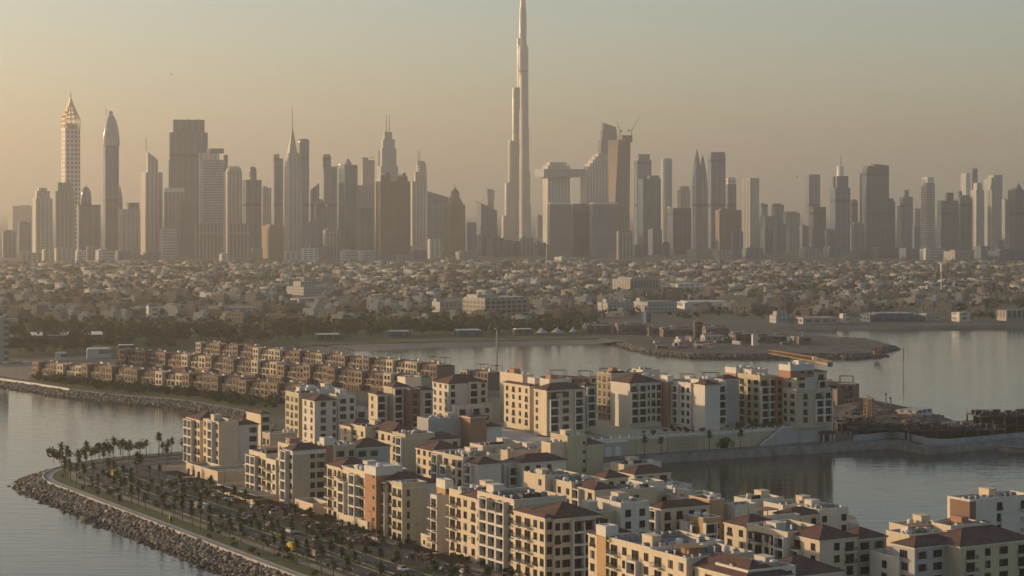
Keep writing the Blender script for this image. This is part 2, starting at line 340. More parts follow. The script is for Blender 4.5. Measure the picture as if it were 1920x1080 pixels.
def skyline():
    # west cluster
    T('broad cream tower with a lit edge at the west end of the skyline', 56, 95, 372, 4250, .28, 'cream', [('t',60,90,358), ('t',66,84,352)])
    T('dark stepped tower in front of the white spire tower', 98, 137, 358, 4150, .16, 'tan', [('t',103,132,342)])
    r, rect, th, Wb, Db = T('slim white tower with a lattice pyramid crown', 111, 147, 241, 4430, .32, 'punched')
    mb = MB(); q = rect(111.5, 146.5); z0 = zz(241, 4430); zs = zz(222, 4430); za = zz(182, 4430); c = ((q[0][0]+q[2][0])/2, (q[0][1]+q[2][1])/2)
    def lerp(p, k): return (c[0]+(p[0]-c[0])*k, c[1]+(p[1]-c[1])*k)
    lv = [(z0,1.0), ((z0+zs)/2,1.0), (zs,1.0)] + [(zs+(za-zs)*t, (1-t)*(1-0.25*t)) for t in (.2,.4,.6,.8)]
    pts = []
    for i in range(4):
        for t in (0, .33, .66): pts.append((q[i][0]+(q[(i+1)%4][0]-q[i][0])*t, q[i][1]+(q[(i+1)%4][1]-q[i][1])*t))
    for z, k in lv:
        ring = [lerp(p, k) for p in pts]
        for i in range(12): mb.tube((*ring[i], z), (*ring[(i+1)%12], z), 1.1, 4)
    for p in pts:
        for (za_, ka), (zb_, kb) in zip(lv, lv[1:] + [(za, 0.02)]): mb.tube((*lerp(p,ka), za_), (*lerp(p,kb), zb_), 1.1, 4)
    mb.build('lattice_crown', simple('crown_gilt', (.62, .43, .22), .4, .3), r)
    MB().prism(rect(117, 141), z0, zz(233, 4430)).build('plant_room_or_panel', FM['tan'], r)
    MB().tube((*c, za-3), (*c, zz(171, 4430)), 1.2, 5, r2=.4).build('mast', FM['mast'], r)
    T('grey tower with twin columns and a small pointed turret on top', 138, 186, 384, 4300, .2, 'grey', [('t',146,168,372), ('d',147,167,372,350,.8), ('s',157,352,342,1.0)])
    r, rect, th, Wb, Db = T('slender tower with curved sides and a bullet shaped crown', 188, 222, 273, 4450, .3, 'glass', [('d',188.5,221.5,273,213,1.05,'steel'), ('c',201,208.5,224,210,'steel'), ('d',201,208.5,210,207,.8,'steel'), ('s',196,215,198,.8)], st='round')
    T('low cream tower with a lit side beside the bullet crowned tower', 217, 260, 392, 4300, .25, 'cream', [('t',233,258,380,'grey')])
    T('thin dark spire rising behind the bullet crowned tower', 219, 229, 372, 4700, .3, 'grey', [('p',219,229,372,345)])
    T('wedge topped tower with a steep needle on its edge', 260, 302, 323, 4350, .3, 'cream', [('w',269,293,323,281,300), ('s',270.5,323,258,1.4), ('w',290,302,323,323,326,'dark')])
    r, rect, *_ = T('massive grey slab tower with stepped shoulders', 307, 388, 300, 4550, .12, 'grey', [('t',308.5,387.5,248), ('t',316,381,224), ('m',345,352,222.5), ('m',363,370,222)], taper=1.05)
    T('brown tower with a lit parapet in front of the massive slab', 303, 346, 360, 4350, .1, 'tan', [('t',304,345,352,'plain')])  # pale tier colour stands for sunlight on the top
    T('pale banded office block below the massive slab', 295, 330, 431, 4000, .1, 'banded', [('t',297,328,429)])
    T('glass tower with a pale edge beside the white gate tower', 330, 370, 380, 4250, .15, 'teal', [('m',340,360,377)])
    r, rect, *_ = T('white gate shaped tower with a bright square opening at the top', 369, 418, 300, 4400, .12, 'banded', [('t',369,410,287,'white'), ('t',390,418,278,'grey'), ('m',384,391,300,278,'bright_panel')])  # bright panel painted in for the light of the opening
    T('vertical finned block standing before the gate shaped tower', 361, 411, 421, 3950, .08, 'fins', [('t',363,409,419)])
    T('vertical finned block second from the gate shaped tower', 425, 469, 421, 3970, .08, 'fins', [('t',427,467,419)])
    T('arched top tower right behind the finned block', 416, 452, 322, 4500, .28, 'cream', [('d',420,451,322,311,.5), ('m',417,425,322,290,'grey')])
    T('domed tower with a lit flank and grey body', 452, 489, 337, 4450, .25, 'grey', [('c',465,479,337,322), ('d',465,479,322,312,.6), ('s',472,313,306,.8)])
    T('pale slim tower fading in the haze beside the domed tower', 488, 508, 352, 5200, .2, 'tan', [('m',490,500,349)])
    T('green gold lit tower at the foot of the needle spired tower', 489, 530, 424, 4050, .38, 'gold', [('m',495,525,421)])
    T('pale square topped tower left of the needle spired tower', 510, 530, 297, 4900, .2, 'grey', [('t',511,523,289)])
    # needle tower
    r, rect, *_ = T('cream tower with a tall pyramid top and long needle', 531, 564, 312, 4350, .3, 'cream', [('t',533,562,287), ('p',536,556.5,287,234), ('s',546.5,240,200,1.0)])
    T('rounded grey tower rising behind the needle spired tower', 557, 580, 268, 4800, .2, 'grey', [('d',558,579.5,268,260,.35)], st='round')
    T('tower with a curved slanting open crown', 578, 598, 362, 4650, .2, 'grey', [('w',578,598,362,360,343)])
    T('arched dark tower with a bright lit edge', 588, 613, 388, 4500, .15, 'grey', [('d',589,608,388,373,.6), ('m',608,613,402,384,'plain')])  # pale strip at the side is a painted sunlit edge, no plant room
    T('stepped grey tower pair behind the teal tower', 603, 632, 316, 4900, .15, 'grey', [('t',603,620,292), ('m',605,618,289), ('t',617,632,316,312,'brown')])
    T('teal glass tower with a bright sunlit flank', 633, 669, 309, 4400, .36, 'teal', [('c',644,658,309,304,'tan'), ('d',647,655,304,297,.8,'tan'), ('m',633.5,644,309,307.5,'bright_panel')])  # bright roof strip paints sunlight along the lit flank
    T('pale tower with a castle like top far behind the teal tower', 676, 702, 300, 5400, .15, 'tan', [('t',677,690,295), ('t',692,701,296)])
    T('tan block with a flat top right of the teal tower', 666, 701, 347, 4700, .1, 'tan')
    T('plain hazy slab below the flat topped tan block', 669, 701, 390, 4300, .1, 'grey')
    T('stepped stone tower with two parallel masts', 704, 747, 330, 5300, .22, 'steel', [('t',705.5,745.5,311), ('t',708.5,742.5,278), ('t',712,739.5,261), ('t',716.5,734.5,247), ('s',723,247,214,1.5), ('s',728.5,247,214,1.5), ('m',708,711,311,282)])
    r, rect, *_ = T('wide brown twin topped tower with round turrets', 702, 769, 340, 4250, .17, 'brown', [('t',712,731,340,328), ('t',742,763,340,330), ('c',713,720,330,325,'plain'), ('c',722,729,330,323), ('c',744,751,332,326,'plain'), ('c',753,760,332,324)])
    T('pale tower with a rounded sail top and twin thin masts', 769, 801, 340, 5400, .12, 'cream', [('t',776,800,322), ('w',780,799,322,300,322), ('d',779,799.5,322,301,.45), ('s',783,306,281,1.2), ('s',786.5,306,281,1.2)])
    T('dark slanted glass hall beside the sail topped tower', 797, 841, 372, 5200, .08, 'glass', [('w',797,841,372,357,370)])
    T('gold tower with stepped gables and a pointed roof', 832, 872, 384, 4250, .3, 'gold', [('p',835,869,384,352), ('t',845,861,380,362,'tan'), ('p',844,862,362,351), ('s',852,354,346,.8)])
    T('low block with arched front at the foot of the sail tower', 801, 826, 448, 4050, .2, 'cream')
    # slanted glass picture frame building and small leaning tower
    T('dark tilted glass building with a curved edge', 890, 933, 425, 4900, .25, 'glass', [('w',892,932,425,376,395), ('w',893,915,425,384,430,'bright_panel')])
    T('small leaning tower with a flared top far behind', 912, 926, 372, 6600, .2, 'grey', [('w',911,927,372,353,356)])
    T('hazy low slab left of the tilted glass building', 873, 893, 417, 4600, .1, 'grey')
    # bridge hotel
    r, rect, th, Wb, Db = T('twin tower hotel joined by a long bridge deck near the top', 1018, 1069, 310, 5600, .18, 'cream', [('t',1024,1063,304), ('m',1040,1048,306,'grey')])
    D = 5600; k = F / D
    mb = MB(); q = rect(1089, 1145)
    for i, (a, yy) in enumerate(((1089,318),(1093,312),(1098,306),(1104,299),(1110,293),(1117,288))): mb.prism(rect(a, 1145), zz(yy+9, D) if i else -LZ, zz(yy, D))
    mb.build('second_shaft', FM['cream'], r)
    MB().prism(rect(1003, 1096), zz(332, D), zz(317, D)).build('sky_bridge', FM['steel'], r)
    T('tall dark tower with a curved top behind the bridge hotel', 1123, 1158, 262, 6000, .12, 'dark', [('t',1126,1157,244), ('w',1128,1156,244,229,238)])
    T('twisted tower still being built under two cranes', 1142, 1188, 266, 4700, .34, 'raw', [('t',1158,1187,253)], st='none')
    # its twisting body
    r = [o for o in COL.objects if o.get('label', '').startswith('twisted')][0]
    mb = MB(); D = 4700; top = zz(262, D); prev = None; ns = 14; cx, cyy = 19, 17
    for i in range(ns + 1):
        t = i / ns; a = R(-24 + 30 * t); hw, hd = 20 * (1 - .06*math.sin(math.pi*t)), 17 * (1 - .06*math.sin(math.pi*t)); z = -LZ + (top + LZ) * t
        ring = [(cx + x*math.cos(a) - y*math.sin(a), cyy + x*math.sin(a) + y*math.cos(a), z) for x, y in ((-hw,-hd),(hw,-hd),(hw,hd),(-hw,hd))]
        if prev: mb.add(prev + ring, [(j, (j+1)%4, 4+(j+1)%4, 4+j) for j in range(4)] + ([(4,5,6,7)] if i == ns else []))
        prev = ring
    mb.build('shaft', FM['raw'], r)
    for (bx, by, tx, ty) in ((1163, 252, 1157, 226), (1185, 251, 1200, 219)):
        x0, x1 = (bx-960)/F*D, (tx-960)/F*D; c = empty('tower_crane', (x0, D + 12, LZ + zz(255, D)), label='luffing crane with its jib leaning %s above the twisted tower' % ('west' if tx < bx else 'east'), cat='crane', group='cranes on the twisted tower')
        hgt = zz(by, D) - zz(255, D) + 8
        MB().tube((0,0,0), (0,0,hgt), 1.3, 4).build('crane_mast', FM['mast'], c)
        MB().tube((0,0,hgt), (x1-x0, 0, zz(ty, D)-zz(255, D)), 1.1, 4, r2=.6).build('jib', FM['mast'], c)
        MB().box(-(x1-x0)*.35-3, -(x1-x0)*.35+3, -1.5, 1.5, hgt-2, hgt+2).build('counterweight', FM['mast'], c)
    T('wide grid fronted hotel slab below the bridge hotel', 1027, 1072, 383, 4100, .08, 'gridsky', [('m',1028,1071,382,379.5,'plain')])
    T('dark recessed middle slab between the two grid fronted slabs', 1072, 1106, 385, 4160, .06, 'dark', [('m',1074,1100,382)])
    T('wide grid fronted hotel slab beside the striped white building', 1106, 1160, 383, 4080, .08, 'gridsky', [('m',1108,1158,382.5,379.5,'plain')])
    T('white building with bold vertical stripes at the hotel foot', 1157, 1186, 435, 3900, .06, 'fins', [('t',1158,1185,433)])
    T('round shouldered grey tower behind the glass slab', 1190, 1222, 300, 5300, .15, 'grey', [('t',1194,1219,289)])
    T('teal grey glass slab with a bright lit edge', 1198, 1240, 335, 4500, .17, 'teal', [('m',1215,1237,335,329)])
    T('slim round tower with a shining west side', 1240, 1261, 299, 5000, .4, 'steel', [('c',1241,1260,300,297)], st='cyl')
    T('stepped small tower right of the round tower', 1271, 1295, 356, 5500, .2, 'tan', [('t',1275,1293,349)])
    T('dark glass block with two lit strips on its edge', 1253, 1297, 390, 4400, .2, 'dark', [('m',1254,1263,390,387.5,'plain')])  # pale roof strip is sunlight painted on the lit edge
    # twisted pointed tower
    r, rect, *_ = T('dark tower tapering to two curved pointed blades', 1297, 1329, 320, 4900, .3, 'grey', st='none')
    D = 4900; s = D / F
    for xs, tip, wid, nm in ((1308, 278, 20, 'west_blade'), (1319, 289, 19, 'east_blade')):
        mb = MB(); q = rect(xs-wid/2, xs+wid/2); c = ((q[0][0]+q[2][0])/2, (q[0][1]+q[2][1])/2); prof = []
        for t in range(13):
            u = t / 12; py = 480 + (tip-480)*u; rr = wid/2*s*(1 if u < .62 else max(.02, math.cos((u-.62)/.38*math.pi/2)**.85)); prof.append((rr, zz(py, D)))
        o = mb.lathe(prof, c, 8).build('blade', FM['grey'], r)
    T('tall flat topped grey tower beside the bladed tower', 1329, 1361, 289, 5100, .13, 'grey', [('t',1330,1360,285)])
    T('tower with a perforated square crown', 1362, 1381, 345, 5300, .12, 'grey', [('t',1363,1380.5,333,'punched')])
    T('concrete frame building under construction with reddish floors', 1344, 1391, 394, 4300, .1, 'raw', [('m',1350,1380,391)])
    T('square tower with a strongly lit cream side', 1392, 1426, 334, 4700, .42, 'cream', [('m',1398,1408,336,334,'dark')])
    for x0, x1, y, D, lab in ((1426,1440,383,5600,'thin'), (1427,1470,408,5000,'wide low'), (1448,1471,384,5500,'square'), (1470,1501,399,5200,'lit topped')):
        T(lab + ' hazy tower in the gap east of the cream sided tower', x0, x1, y, D, .15, 'tan' if 'lit' in lab else 'grey', [('m',x0+2,x1-6,y-2.5)])
    T('lone pale slab tower with a flat top', 1511, 1539, 327, 5600, .2, 'grey')
    T('dark block with glowing floors before the lone slab tower', 1519, 1550, 388, 4700, .2, 'dark', [('m',1522,1534,386)])
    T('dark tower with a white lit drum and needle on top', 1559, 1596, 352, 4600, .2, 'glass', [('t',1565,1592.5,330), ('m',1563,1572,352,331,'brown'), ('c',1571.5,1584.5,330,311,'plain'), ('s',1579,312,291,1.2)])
    T('slim dark tower tucked beside the white drum tower', 1596, 1609, 376, 5000, .2, 'grey', [('m',1598,1606,374)])
    T('massive dark tower with a slanted rounded top', 1621, 1668, 324, 4800, .08, 'dark', [('t',1622,1668,316), ('w',1624,1668,316,311,311), ('w',1638,1668,316,307,310)])
    T('thin finned edge tower left of the massive dark tower', 1613, 1623, 324, 5000, .2, 'dark')
    T('lower dark shoulder tower right of the massive dark tower', 1662, 1679, 378, 4900, .1, 'dark', [('t',1663,1676,372)])
    T('stepped hazy tower with a narrow square top', 1685, 1713, 386, 5100, .15, 'grey', [('t',1690,1713,369), ('t',1697,1706,356)])
    T('faint tower behind the stepped hazy tower', 1713, 1727, 391, 5700, .2, 'grey', [('s',1720,391,380,.8)])
    T('octagonal tower with a sunlit banded west face', 1727, 1759, 343, 4500, .4, 'ribbed', [('t',1730,1755,332,'plain')], st='round')
    T('dark stepped pair of towers with a flat high middle', 1762, 1798, 376, 4700, .08, 'dark', [('t',1776,1790,361)])
    T('dark crown topped tower with lit balconies', 1796, 1824, 372, 4800, .15, 'grey', [('t',1800,1820,366), ('m',1799,1806,372,358)])
    T('sunlit cream slab high behind the dark pair', 1803, 1822, 325, 5600, .7, 'plain', [('m',1804,1812,331,325)])  # lit side of one tower, its sunlight put into the pale colour
    T('shaded grey tower with antennae beside the sunlit slab', 1820, 1834, 322, 5650, .2, 'grey', [('t',1822,1834,316), ('s',1825,316,310,.8), ('s',1831,316,311,.8)])  # dark side of that tower, its shade put into the grey
    T('tall tower with lit ribs and a blocky crown', 1823, 1848, 356, 4900, .3, 'cream', [('t',1828,1844,343)])
    T('wide tower with a curved sloping top', 1848, 1883, 340, 5200, .3, 'steel', [('w',1849,1883,340,336,328), ('w',1856,1883,336,329,327)])
    T('ornate lit tower in front of the curved top tower', 1853, 1868, 356, 4700, .5, 'cream', [('d',1855,1866,356,347,.6)])
    T('lit ribbed tower near the east edge', 1880, 1895, 374, 4600, .3, 'tan', [('m',1882,1888,372)])
    T('dark tower with a small pyramid at the east edge', 1895, 1935, 356, 4700, .2, 'dark', [('p',1906,1922,356,342), ('m',1897,1906,372,352,'bright_panel')])
    # base filler: mid-rise blocks along the highway
    rnd = random.Random(11)
    far = [(10,56,386,7000,'pale far block fading into the haze')]
    for x0, x1, y, D, lab in far: T(lab, x0, x1, y, D, .3, 'tan', [('m',x0+20,x1-4,y-1.5)])
    rows = [(0,28,434,4100,'tan'),(31,56,417,4400,'grey'),(34,76,474,3750,'cream'),(76,98,468,3900,'cream'),(97,138,466,3850,'cream'),(139,160,470,3900,'white'),(160,176,462,3950,'tan'),(175,210,469,3800,'banded'),
        (212,244,470,3950,'grey'),(246,262,466,4000,'tan'),(264,300,474,3950,'grey'),(410,428,476,3900,'white'),(432,455,470,4000,'grey'),(470,492,466,4000,'tan'),(530,562,472,3950,'white'),(563,597,465,3900,'white'),
        (572,604,417,4250,'grey'),(604,636,431,4050,'fins'),(598,622,462,4020,'grey'),(636,668,470,3900,'banded'),(668,701,470,3890,'banded'),(703,740,478,3900,'grey'),(742,766,478,3950,'tan'),(768,800,470,4000,'grey'),(826,834,470,4000,'tan'),
        (853,893,472,3950,'tan'),(893,925,440,4300,'grey'),(912,945,446,4250,'grey'),(940,975,452,4300,'grey'),(975,1000,446,4300,'tan'),(1000,1024,455,4250,'grey'),(1024,1034,462,3950,'gold'),(1040,1084,482,3800,'banded'),(1090,1120,484,3800,'grey'),(1004,1018,404,6800,'grey'),
        (1186,1216,460,4200,'grey'),(1216,1242,430,4350,'grey'),(1240,1256,455,4150,'dark'),(1290,1340,468,4050,'tan'),(1340,1372,470,4000,'tan'),(1372,1394,434,4250,'grey'),(1394,1432,466,4100,'grey'),(1428,1450,430,4500,'dark'),(1450,1476,420,4700,'grey'),(1476,1500,432,4600,'tan'),
        (1500,1520,424,4800,'grey'),(1500,1540,466,4000,'tan'),(1548,1562,430,4600,'grey'),(1545,1580,464,4100,'grey'),(1596,1622,420,4700,'grey'),(1600,1640,470,4000,'dark'),(1640,1690,464,4100,'dark'),(1690,1730,466,4000,'grey'),(1712,1730,425,4700,'grey'),(1730,1775,466,3950,'banded'),(1757,1768,424,4900,'tan'),(1775,1830,472,3900,'tan'),(1830,1860,462,4050,'grey'),(1860,1925,470,3900,'dark'),(1868,1884,452,4300,'grey'),(1905,1925,380,5200,'grey')]
    places = ['by the west edge', 'below the white lattice crowned tower', 'below the bullet crowned tower', 'below the massive grey slab', 'near the needle spired tower', 'below the teal tower', 'below the brown twin topped tower', 'between the gold tower and the tallest spire', 'at the foot of the bridge hotel', 'below the bladed tower', 'below the lone slab tower', 'below the massive dark tower', 'by the east edge']
    for i, (x0, x1, y, D, mt) in enumerate(rows):
        pl = places[min(12, int((x0+x1)/2/1920*13))]
        kind = {'tan': 'sand coloured', 'grey': 'grey', 'cream': 'cream', 'white': 'white', 'banded': 'pale banded', 'fins': 'vertically ribbed', 'dark': 'dark', 'gold': 'lit gold'}[mt]
        sz = 'narrow' if x1-x0 < 22 else ('broad' if x1-x0 > 36 else 'mid sized')
        T('%s %s %s %s' % (sz, kind, 'low block' if y > 455 else 'mid height tower', pl), x0, x1, y, D, rnd.choice((.12,.2,.28)), mt, [('m',x0+(x1-x0)*.2,x0+(x1-x0)*rnd.uniform(.5,.8),y-rnd.uniform(1,3))], name='office_block', cat='building', group='lower blocks along the foot of the skyline')

def tall_tower():                    # the stepped spire tower: three wings of rounded shafts that stop at different heights
    D = 6200; s = D / F; x = (978 - 960) * s
    r = empty('spire_skyscraper', (x, D, LZ), 0, label='silvery stepped spire, by far the tallest tower, cut by the top edge', cat='skyscraper', group=GROUP_SKY)
    mt = facade('spire_skin', (.46,.43,.39), (.26,.26,.26), 3.9, 4.0, .45, .4, .3); mt.node_tree.nodes['Principled BSDF'].inputs['Metallic'].default_value = .4
    def shaft(cx, cy, rad, py, name='shaft', top_r=None):
        mb = MB(); z = zz(py, D); ox, oy = 2.2 - cx, -cy; L = math.hypot(ox, oy) or 1; a0 = math.atan2(-oy, -ox); poly = [(cx + rad*math.cos(a0 + math.pi*(t/8 - .5)), cy + rad*math.sin(a0 + math.pi*(t/8 - .5))) for t in range(9)]
        e = 8.4; poly += [(2.2 - e*math.cos(a0+math.pi/2)*-1, -e*math.sin(a0+math.pi/2)*-1), (2.2 + e*math.cos(a0-math.pi/2), e*math.sin(a0-math.pi/2))]
        poly = [(x_*s, y_*s) for x_, y_ in poly]; mb.prism(poly, -LZ, z-5); c0 = (sum(q[0] for q in poly)/len(poly), sum(q[1] for q in poly)/len(poly)); mb.prism([(c0[0]+(q[0]-c0[0])*.9, c0[1]+(q[1]-c0[1])*.9) for q in poly], z-5, z); return smooth2(mb.build(name, mt, r))
    def smooth2(o): return o
    # core
    mb = MB(); mb.lathe([(9.2*s, -LZ), (9.2*s, zz(86, D)), (7.2*s, zz(86, D)), (7.2*s, zz(33, D)), (6.6*s, zz(32, D)), (6.4*s, zz(14, D)), (5.3*s, zz(13, D)), (5.0*s, zz(-12, D)), (2.6*s, zz(-14, D)), (.5*s, zz(-44, D))], (2.2*s, 0), 16)
    mb.build('core', mt, r)
    for cx, rad, py in ((-4.6, 4.4, 72), (-11.0, 6.8, 164), (-18.0, 8.0, 264), (-24.0, 8.0, 342), (-29.5, 8.3, 404)): shaft(cx, -.5, rad, py, 'wing_shaft')
    for cx, rad, py in ((6.5, 6.6, 86), (7.2, 7.2, 236), (8.4, 8.0, 320), (9.6, 8.4, 385)): shaft(cx, 10 + cx, rad, py, 'wing_shaft')
    for cx, cyy, rad, py in ((3.5, -7, 7.4, 140), (4.5, -13, 8.2, 205), (4.8, -20, 8.6, 290), (5.0, -27, 8.8, 366), (5.0, -34, 8.8, 430)): shaft(cx, cyy, rad, py, 'wing_shaft')
    for py in (132, 232, 290, 372): MB().lathe([(9.9*s, zz(py+3, D)), (9.9*s, zz(py, D))], (2.2*s, 0), 16).build('plant_floor_band', FM['dark'], r)
skyline(); tall_tower()
# ------------------------------------------------------------------ shore: sand, rock slopes
sd_beach = [gp(x, y, LZ) for x, y in ((1168, 639.5), (1120, 633), (1040, 635.5), (960, 637), (850, 639), (700, 642), (600, 646), (525, 653), (490, 664))]
strip('beach', [gp(x, y, .05) for x, y in ((1168, 642), (1120, 644.5), (1040, 646), (960, 647), (850, 650), (700, 657), (600, 665), (560, 672), (520, 684))], sd_beach, -.05, LZ + .05, M['sand'], kind='structure')
strip('beach', [gp(x, y, .05) for x, y in ((1480, 619), (1560, 617.5), (1700, 617), (1830, 616), (1940, 616))], [gp(x, y, LZ) for x, y in ((1480, 611), (1560, 610), (1700, 609.5), (1830, 609.5), (1940, 609))], -.05, LZ + .05, M['sand'], kind='structure')
sheet('sand_lot', [gp(x, y, LZ) for x, y in ((-60, 676), (60, 683), (66, 700), (52, 713), (0, 704), (-60, 694))], LZ + .06, M['sand'], kind='structure')
sheet('park_ground', [gp(x, y, LZ) for x, y in ((-80, 600), (480, 601), (800, 602), (1120, 598), (1120, 632), (960, 636.5), (850, 638.5), (700, 641.5), (530, 652), (480, 662), (330, 655), (60, 672), (-80, 672))], LZ + .03, M['lawn'], kind='structure')
sheet('headland_ground', [(p[0], p[1]) for p in head] , LZ + .025, M['dirt'], kind='structure')
sheet('headland_yard', [gp(x, y, LZ) for x, y in ((1130, 612), (1300, 606), (1480, 612), (1500, 632), (1440, 648), (1400, 652), (1300, 650), (1230, 645), (1180, 632))], LZ + .04, M['dirt'], kind='structure')
def resample(line, step):
    o = [Vector(line[0])]; 
    for a, b in zip(line, line[1:]):
        a = Vector(a); b = Vector(b); L = (b - a).length; n = max(1, int(round(L / step)))
        o += [a + (b - a) * (k + 1) / n for k in range(n)]
    return [tuple(p) for p in o]
ICO = None
def ico():
    t = (1 + 5**.5) / 2
    v = np.array([(-1,t,0),(1,t,0),(-1,-t,0),(1,-t,0),(0,-1,t),(0,1,t),(0,-1,-t),(0,1,-t),(t,0,-1),(t,0,1),(-t,0,-1),(-t,0,1)], float); v /= np.linalg.norm(v[0])
    f = np.array([(0,11,5),(0,5,1),(0,1,7),(0,7,10),(0,10,11),(1,5,9),(5,11,4),(11,10,2),(10,7,6),(7,1,8),(3,9,4),(3,4,2),(3,2,6),(3,6,8),(3,8,9),(4,9,5),(2,4,11),(6,2,10),(8,6,7),(9,8,1)])
    return v, f
def blobs(C, S, seed, jit=.35):            # many lumpy low stones: centres, sizes (n,3)
    rg = np.random.default_rng(seed); v, f = ico(); n = len(C)
    V = v[None] * (1 + rg.uniform(-jit, jit, (n, 12, 1))) * S[:, None, :]
    a = rg.uniform(0, 6.283, n); ca, sa = np.cos(a)[:, None], np.sin(a)[:, None]
    X = V[..., 0]*ca - V[..., 1]*sa; Y = V[..., 0]*sa + V[..., 1]*ca
    V = np.stack([X, Y, V[..., 2]], -1) + C[:, None, :]
    return V.reshape(-1, 3), (f[None] + (np.arange(n) * 12)[:, None, None]).reshape(-1, 3)
def revetment(line, width, z_top, size, density, seed, name='rock_revetment', side=1):
    # sloping core plus loose armour stone laid over it
    ln = resample(line, 4.0); low = offset(ln, side * width)
    strip(name + '_core', ln, low, z_top - .3, -1.2, M['wetrock'], kind='structure')
    rg = np.random.default_rng(seed); L = len(ln); n = int(L * 4 * width * density)
    i = rg.integers(0, L - 1, n); t = rg.random(n); u = rg.random(n)
    A = np.array(ln); B = np.array(low)
    P = (A[i]*(1-t)[:, None] + A[i+1]*t[:, None]); Q = (B[i]*(1-t)[:, None] + B[i+1]*t[:, None])
    xy = P*(1-u)[:, None] + Q*u[:, None] + rg.normal(0, .25, (n, 2)); z = (z_top - .25)*(1-u) + -1.1*u + rg.uniform(-.15, .3, n)
    s = size * rg.lognormal(0, .32, n); S = np.stack([s*rg.uniform(.8, 1.4, n), s*rg.uniform(.7, 1.1, n), s*rg.uniform(.45, .85, n)], 1)
    V, Fc = blobs(np.column_stack([xy, z]), S, seed)
    npmesh(name, V, Fc, [M['rock'], M['wetrock']], np.repeat((z < .55).astype(int), 20), kind='stuff')
revetment(crest, 13.5, LZ, .6, 1.2, 1, side=1)
revetment(inlet, 13.5, LZ, .66, .95, 2, side=1)
revetment(head, 9.0, LZ - .6, .75, .9, 3, side=1)
revetment([gp(x, y, LZ) for x, y in ((1570, 743), (1600, 746), (1660, 756), (1757, 777), (1785, 790))], 5.0, LZ, .9, .5, 4, side=1)

# ------------------------------------------------------------------ trees
LEAF = [mottled('leaf_' + k, a, b, .6, .8, spec=.2) for k, a, b in (('dark', (.028,.038,.014), (.062,.074,.027)), ('olive', (.045,.055,.018), (.095,.105,.038)), ('green', (.032,.056,.014), (.080,.110,.032)))]
BARK = mottled('bark', (.10,.075,.05), (.17,.13,.09), 2.0, .9)
def leafquads(C, N, size, rg):
    n = len(C); a = rg.normal(size=(n, 3)) + N * .6; a /= np.linalg.norm(a, axis=1)[:, None]
    b = np.cross(a, rg.normal(size=(n, 3))); b /= np.linalg.norm(b, axis=1)[:, None]; c = np.cross(a, b)
    s = size * rg.uniform(.6, 1.3, n)[:, None]
    V = np.stack([C - b*s*.5 - c*s*.3, C + b*s*.5 - c*s*.3, C + b*s*.5 + c*s*.3, C - b*s*.5 + c*s*.3], 1).reshape(-1, 3)
    return V, np.arange(n * 4).reshape(-1, 4)
def crown_pts(rg, n, R_, H_, base, lobes=7):
    L = np.stack([rg.normal(0, .42, lobes)*R_, rg.normal(0, .42, lobes)*R_, base + rg.uniform(.25, .85, lobes)*H_], 1)
    rr = rg.uniform(.35, .6, lobes) * R_
    k = rg.integers(0, lobes, n); d = rg.normal(size=(n, 3)); d /= np.linalg.norm(d, axis=1)[:, None]
    return L[k] + d * (rr[k] * rg.uniform(.55, 1.0, n)**.5)[:, None] * np.array([1, 1, .8]), d
def tree_proto(name, h, rad, mat, seed, n=260, leaf=.9):
    rg = np.random.default_rng(seed); r = empty(name)
    mb = MB(); mb.tube((0,0,-.3), (.1,0,h*.45), .28, 6, r2=.18)
    for k in range(4):
        a = k*1.6 + seed; mb.tube((.1,0,h*.35), (math.cos(a)*rad*.5, math.sin(a)*rad*.5, h*.65), .13, 5, r2=.05)
    mb.build('trunk', BARK, r)
    P, N = crown_pts(rg, n, rad, h*.75, h*.28); V, Fc = leafquads(P, N, leaf, rg); npmesh('crown', V, Fc, mat, parent=r)
    return r
def palm_proto(name, h, seed, frond=2.35, nf=54):
    rg = random.Random(seed); r = empty(name); mb = MB()
    k = 6; lean = rg.uniform(-.25, .25)
    pts = [(lean*(i/k)**2, 0, -.2 + (h+.2)*i/k) for i in range(k+1)]
    for i in range(k): mb.tube(pts[i], pts[i+1], .24 - .012*i, 6, r2=.24 - .012*(i+1), cap=False)
    mb.build('trunk', BARK, r)
    V = []; Fc = []; top = Vector(pts[-1])
    for i in range(nf):
        a = i*2.399 + rg.uniform(-.2, .2); el = R(rg.choice((75, 55, 38, 20, 2, -18, -40)) + rg.uniform(-8, 8)); L = frond*rg.uniform(.85, 1.1)
        p = top.copy(); d = Vector((math.cos(a)*math.cos(el), math.sin(a)*math.cos(el), math.sin(el))); seg = 4
        sidev = Vector((-math.sin(a), math.cos(a), 0)); prev = None
        for s_ in range(seg + 1):
            wdt = (.07, .26, .32, .22, .03)[s_]; up = Vector((0, 0, -.22*wdt))
            l, c, rr = p + sidev*wdt + up, p.copy(), p - sidev*wdt + up; b = len(V); V += [tuple(l), tuple(c), tuple(rr)]
            if prev is not None: Fc += [(prev, prev+1, b+1, b), (prev+1, prev+2, b+2, b+1)]
            prev = b; p = p + d * (L/seg); d = (d + Vector((0, 0, -.20))).normalized()
    npmesh('crown', V, Fc, LEAF[2] if seed % 2 else LEAF[1], parent=r)
    return r
TREES = [tree_proto('street_tree', 7, 4.2, LEAF[0], 1, 320), tree_proto('street_tree', 9, 5.5, LEAF[0], 2, 380, 1.1), tree_proto('street_tree', 6, 3.6, LEAF[1], 3, 260), tree_proto('street_tree', 8, 4.6, LEAF[2], 4, 320)]
PALMS = [palm_proto('palm_tree', 7.2, 5), palm_proto('palm_tree', 6.2, 6, 2.2), palm_proto('palm_tree', 7.6, 7, 2.4), palm_proto('palm_tree', 5.6, 8, 2.2)]
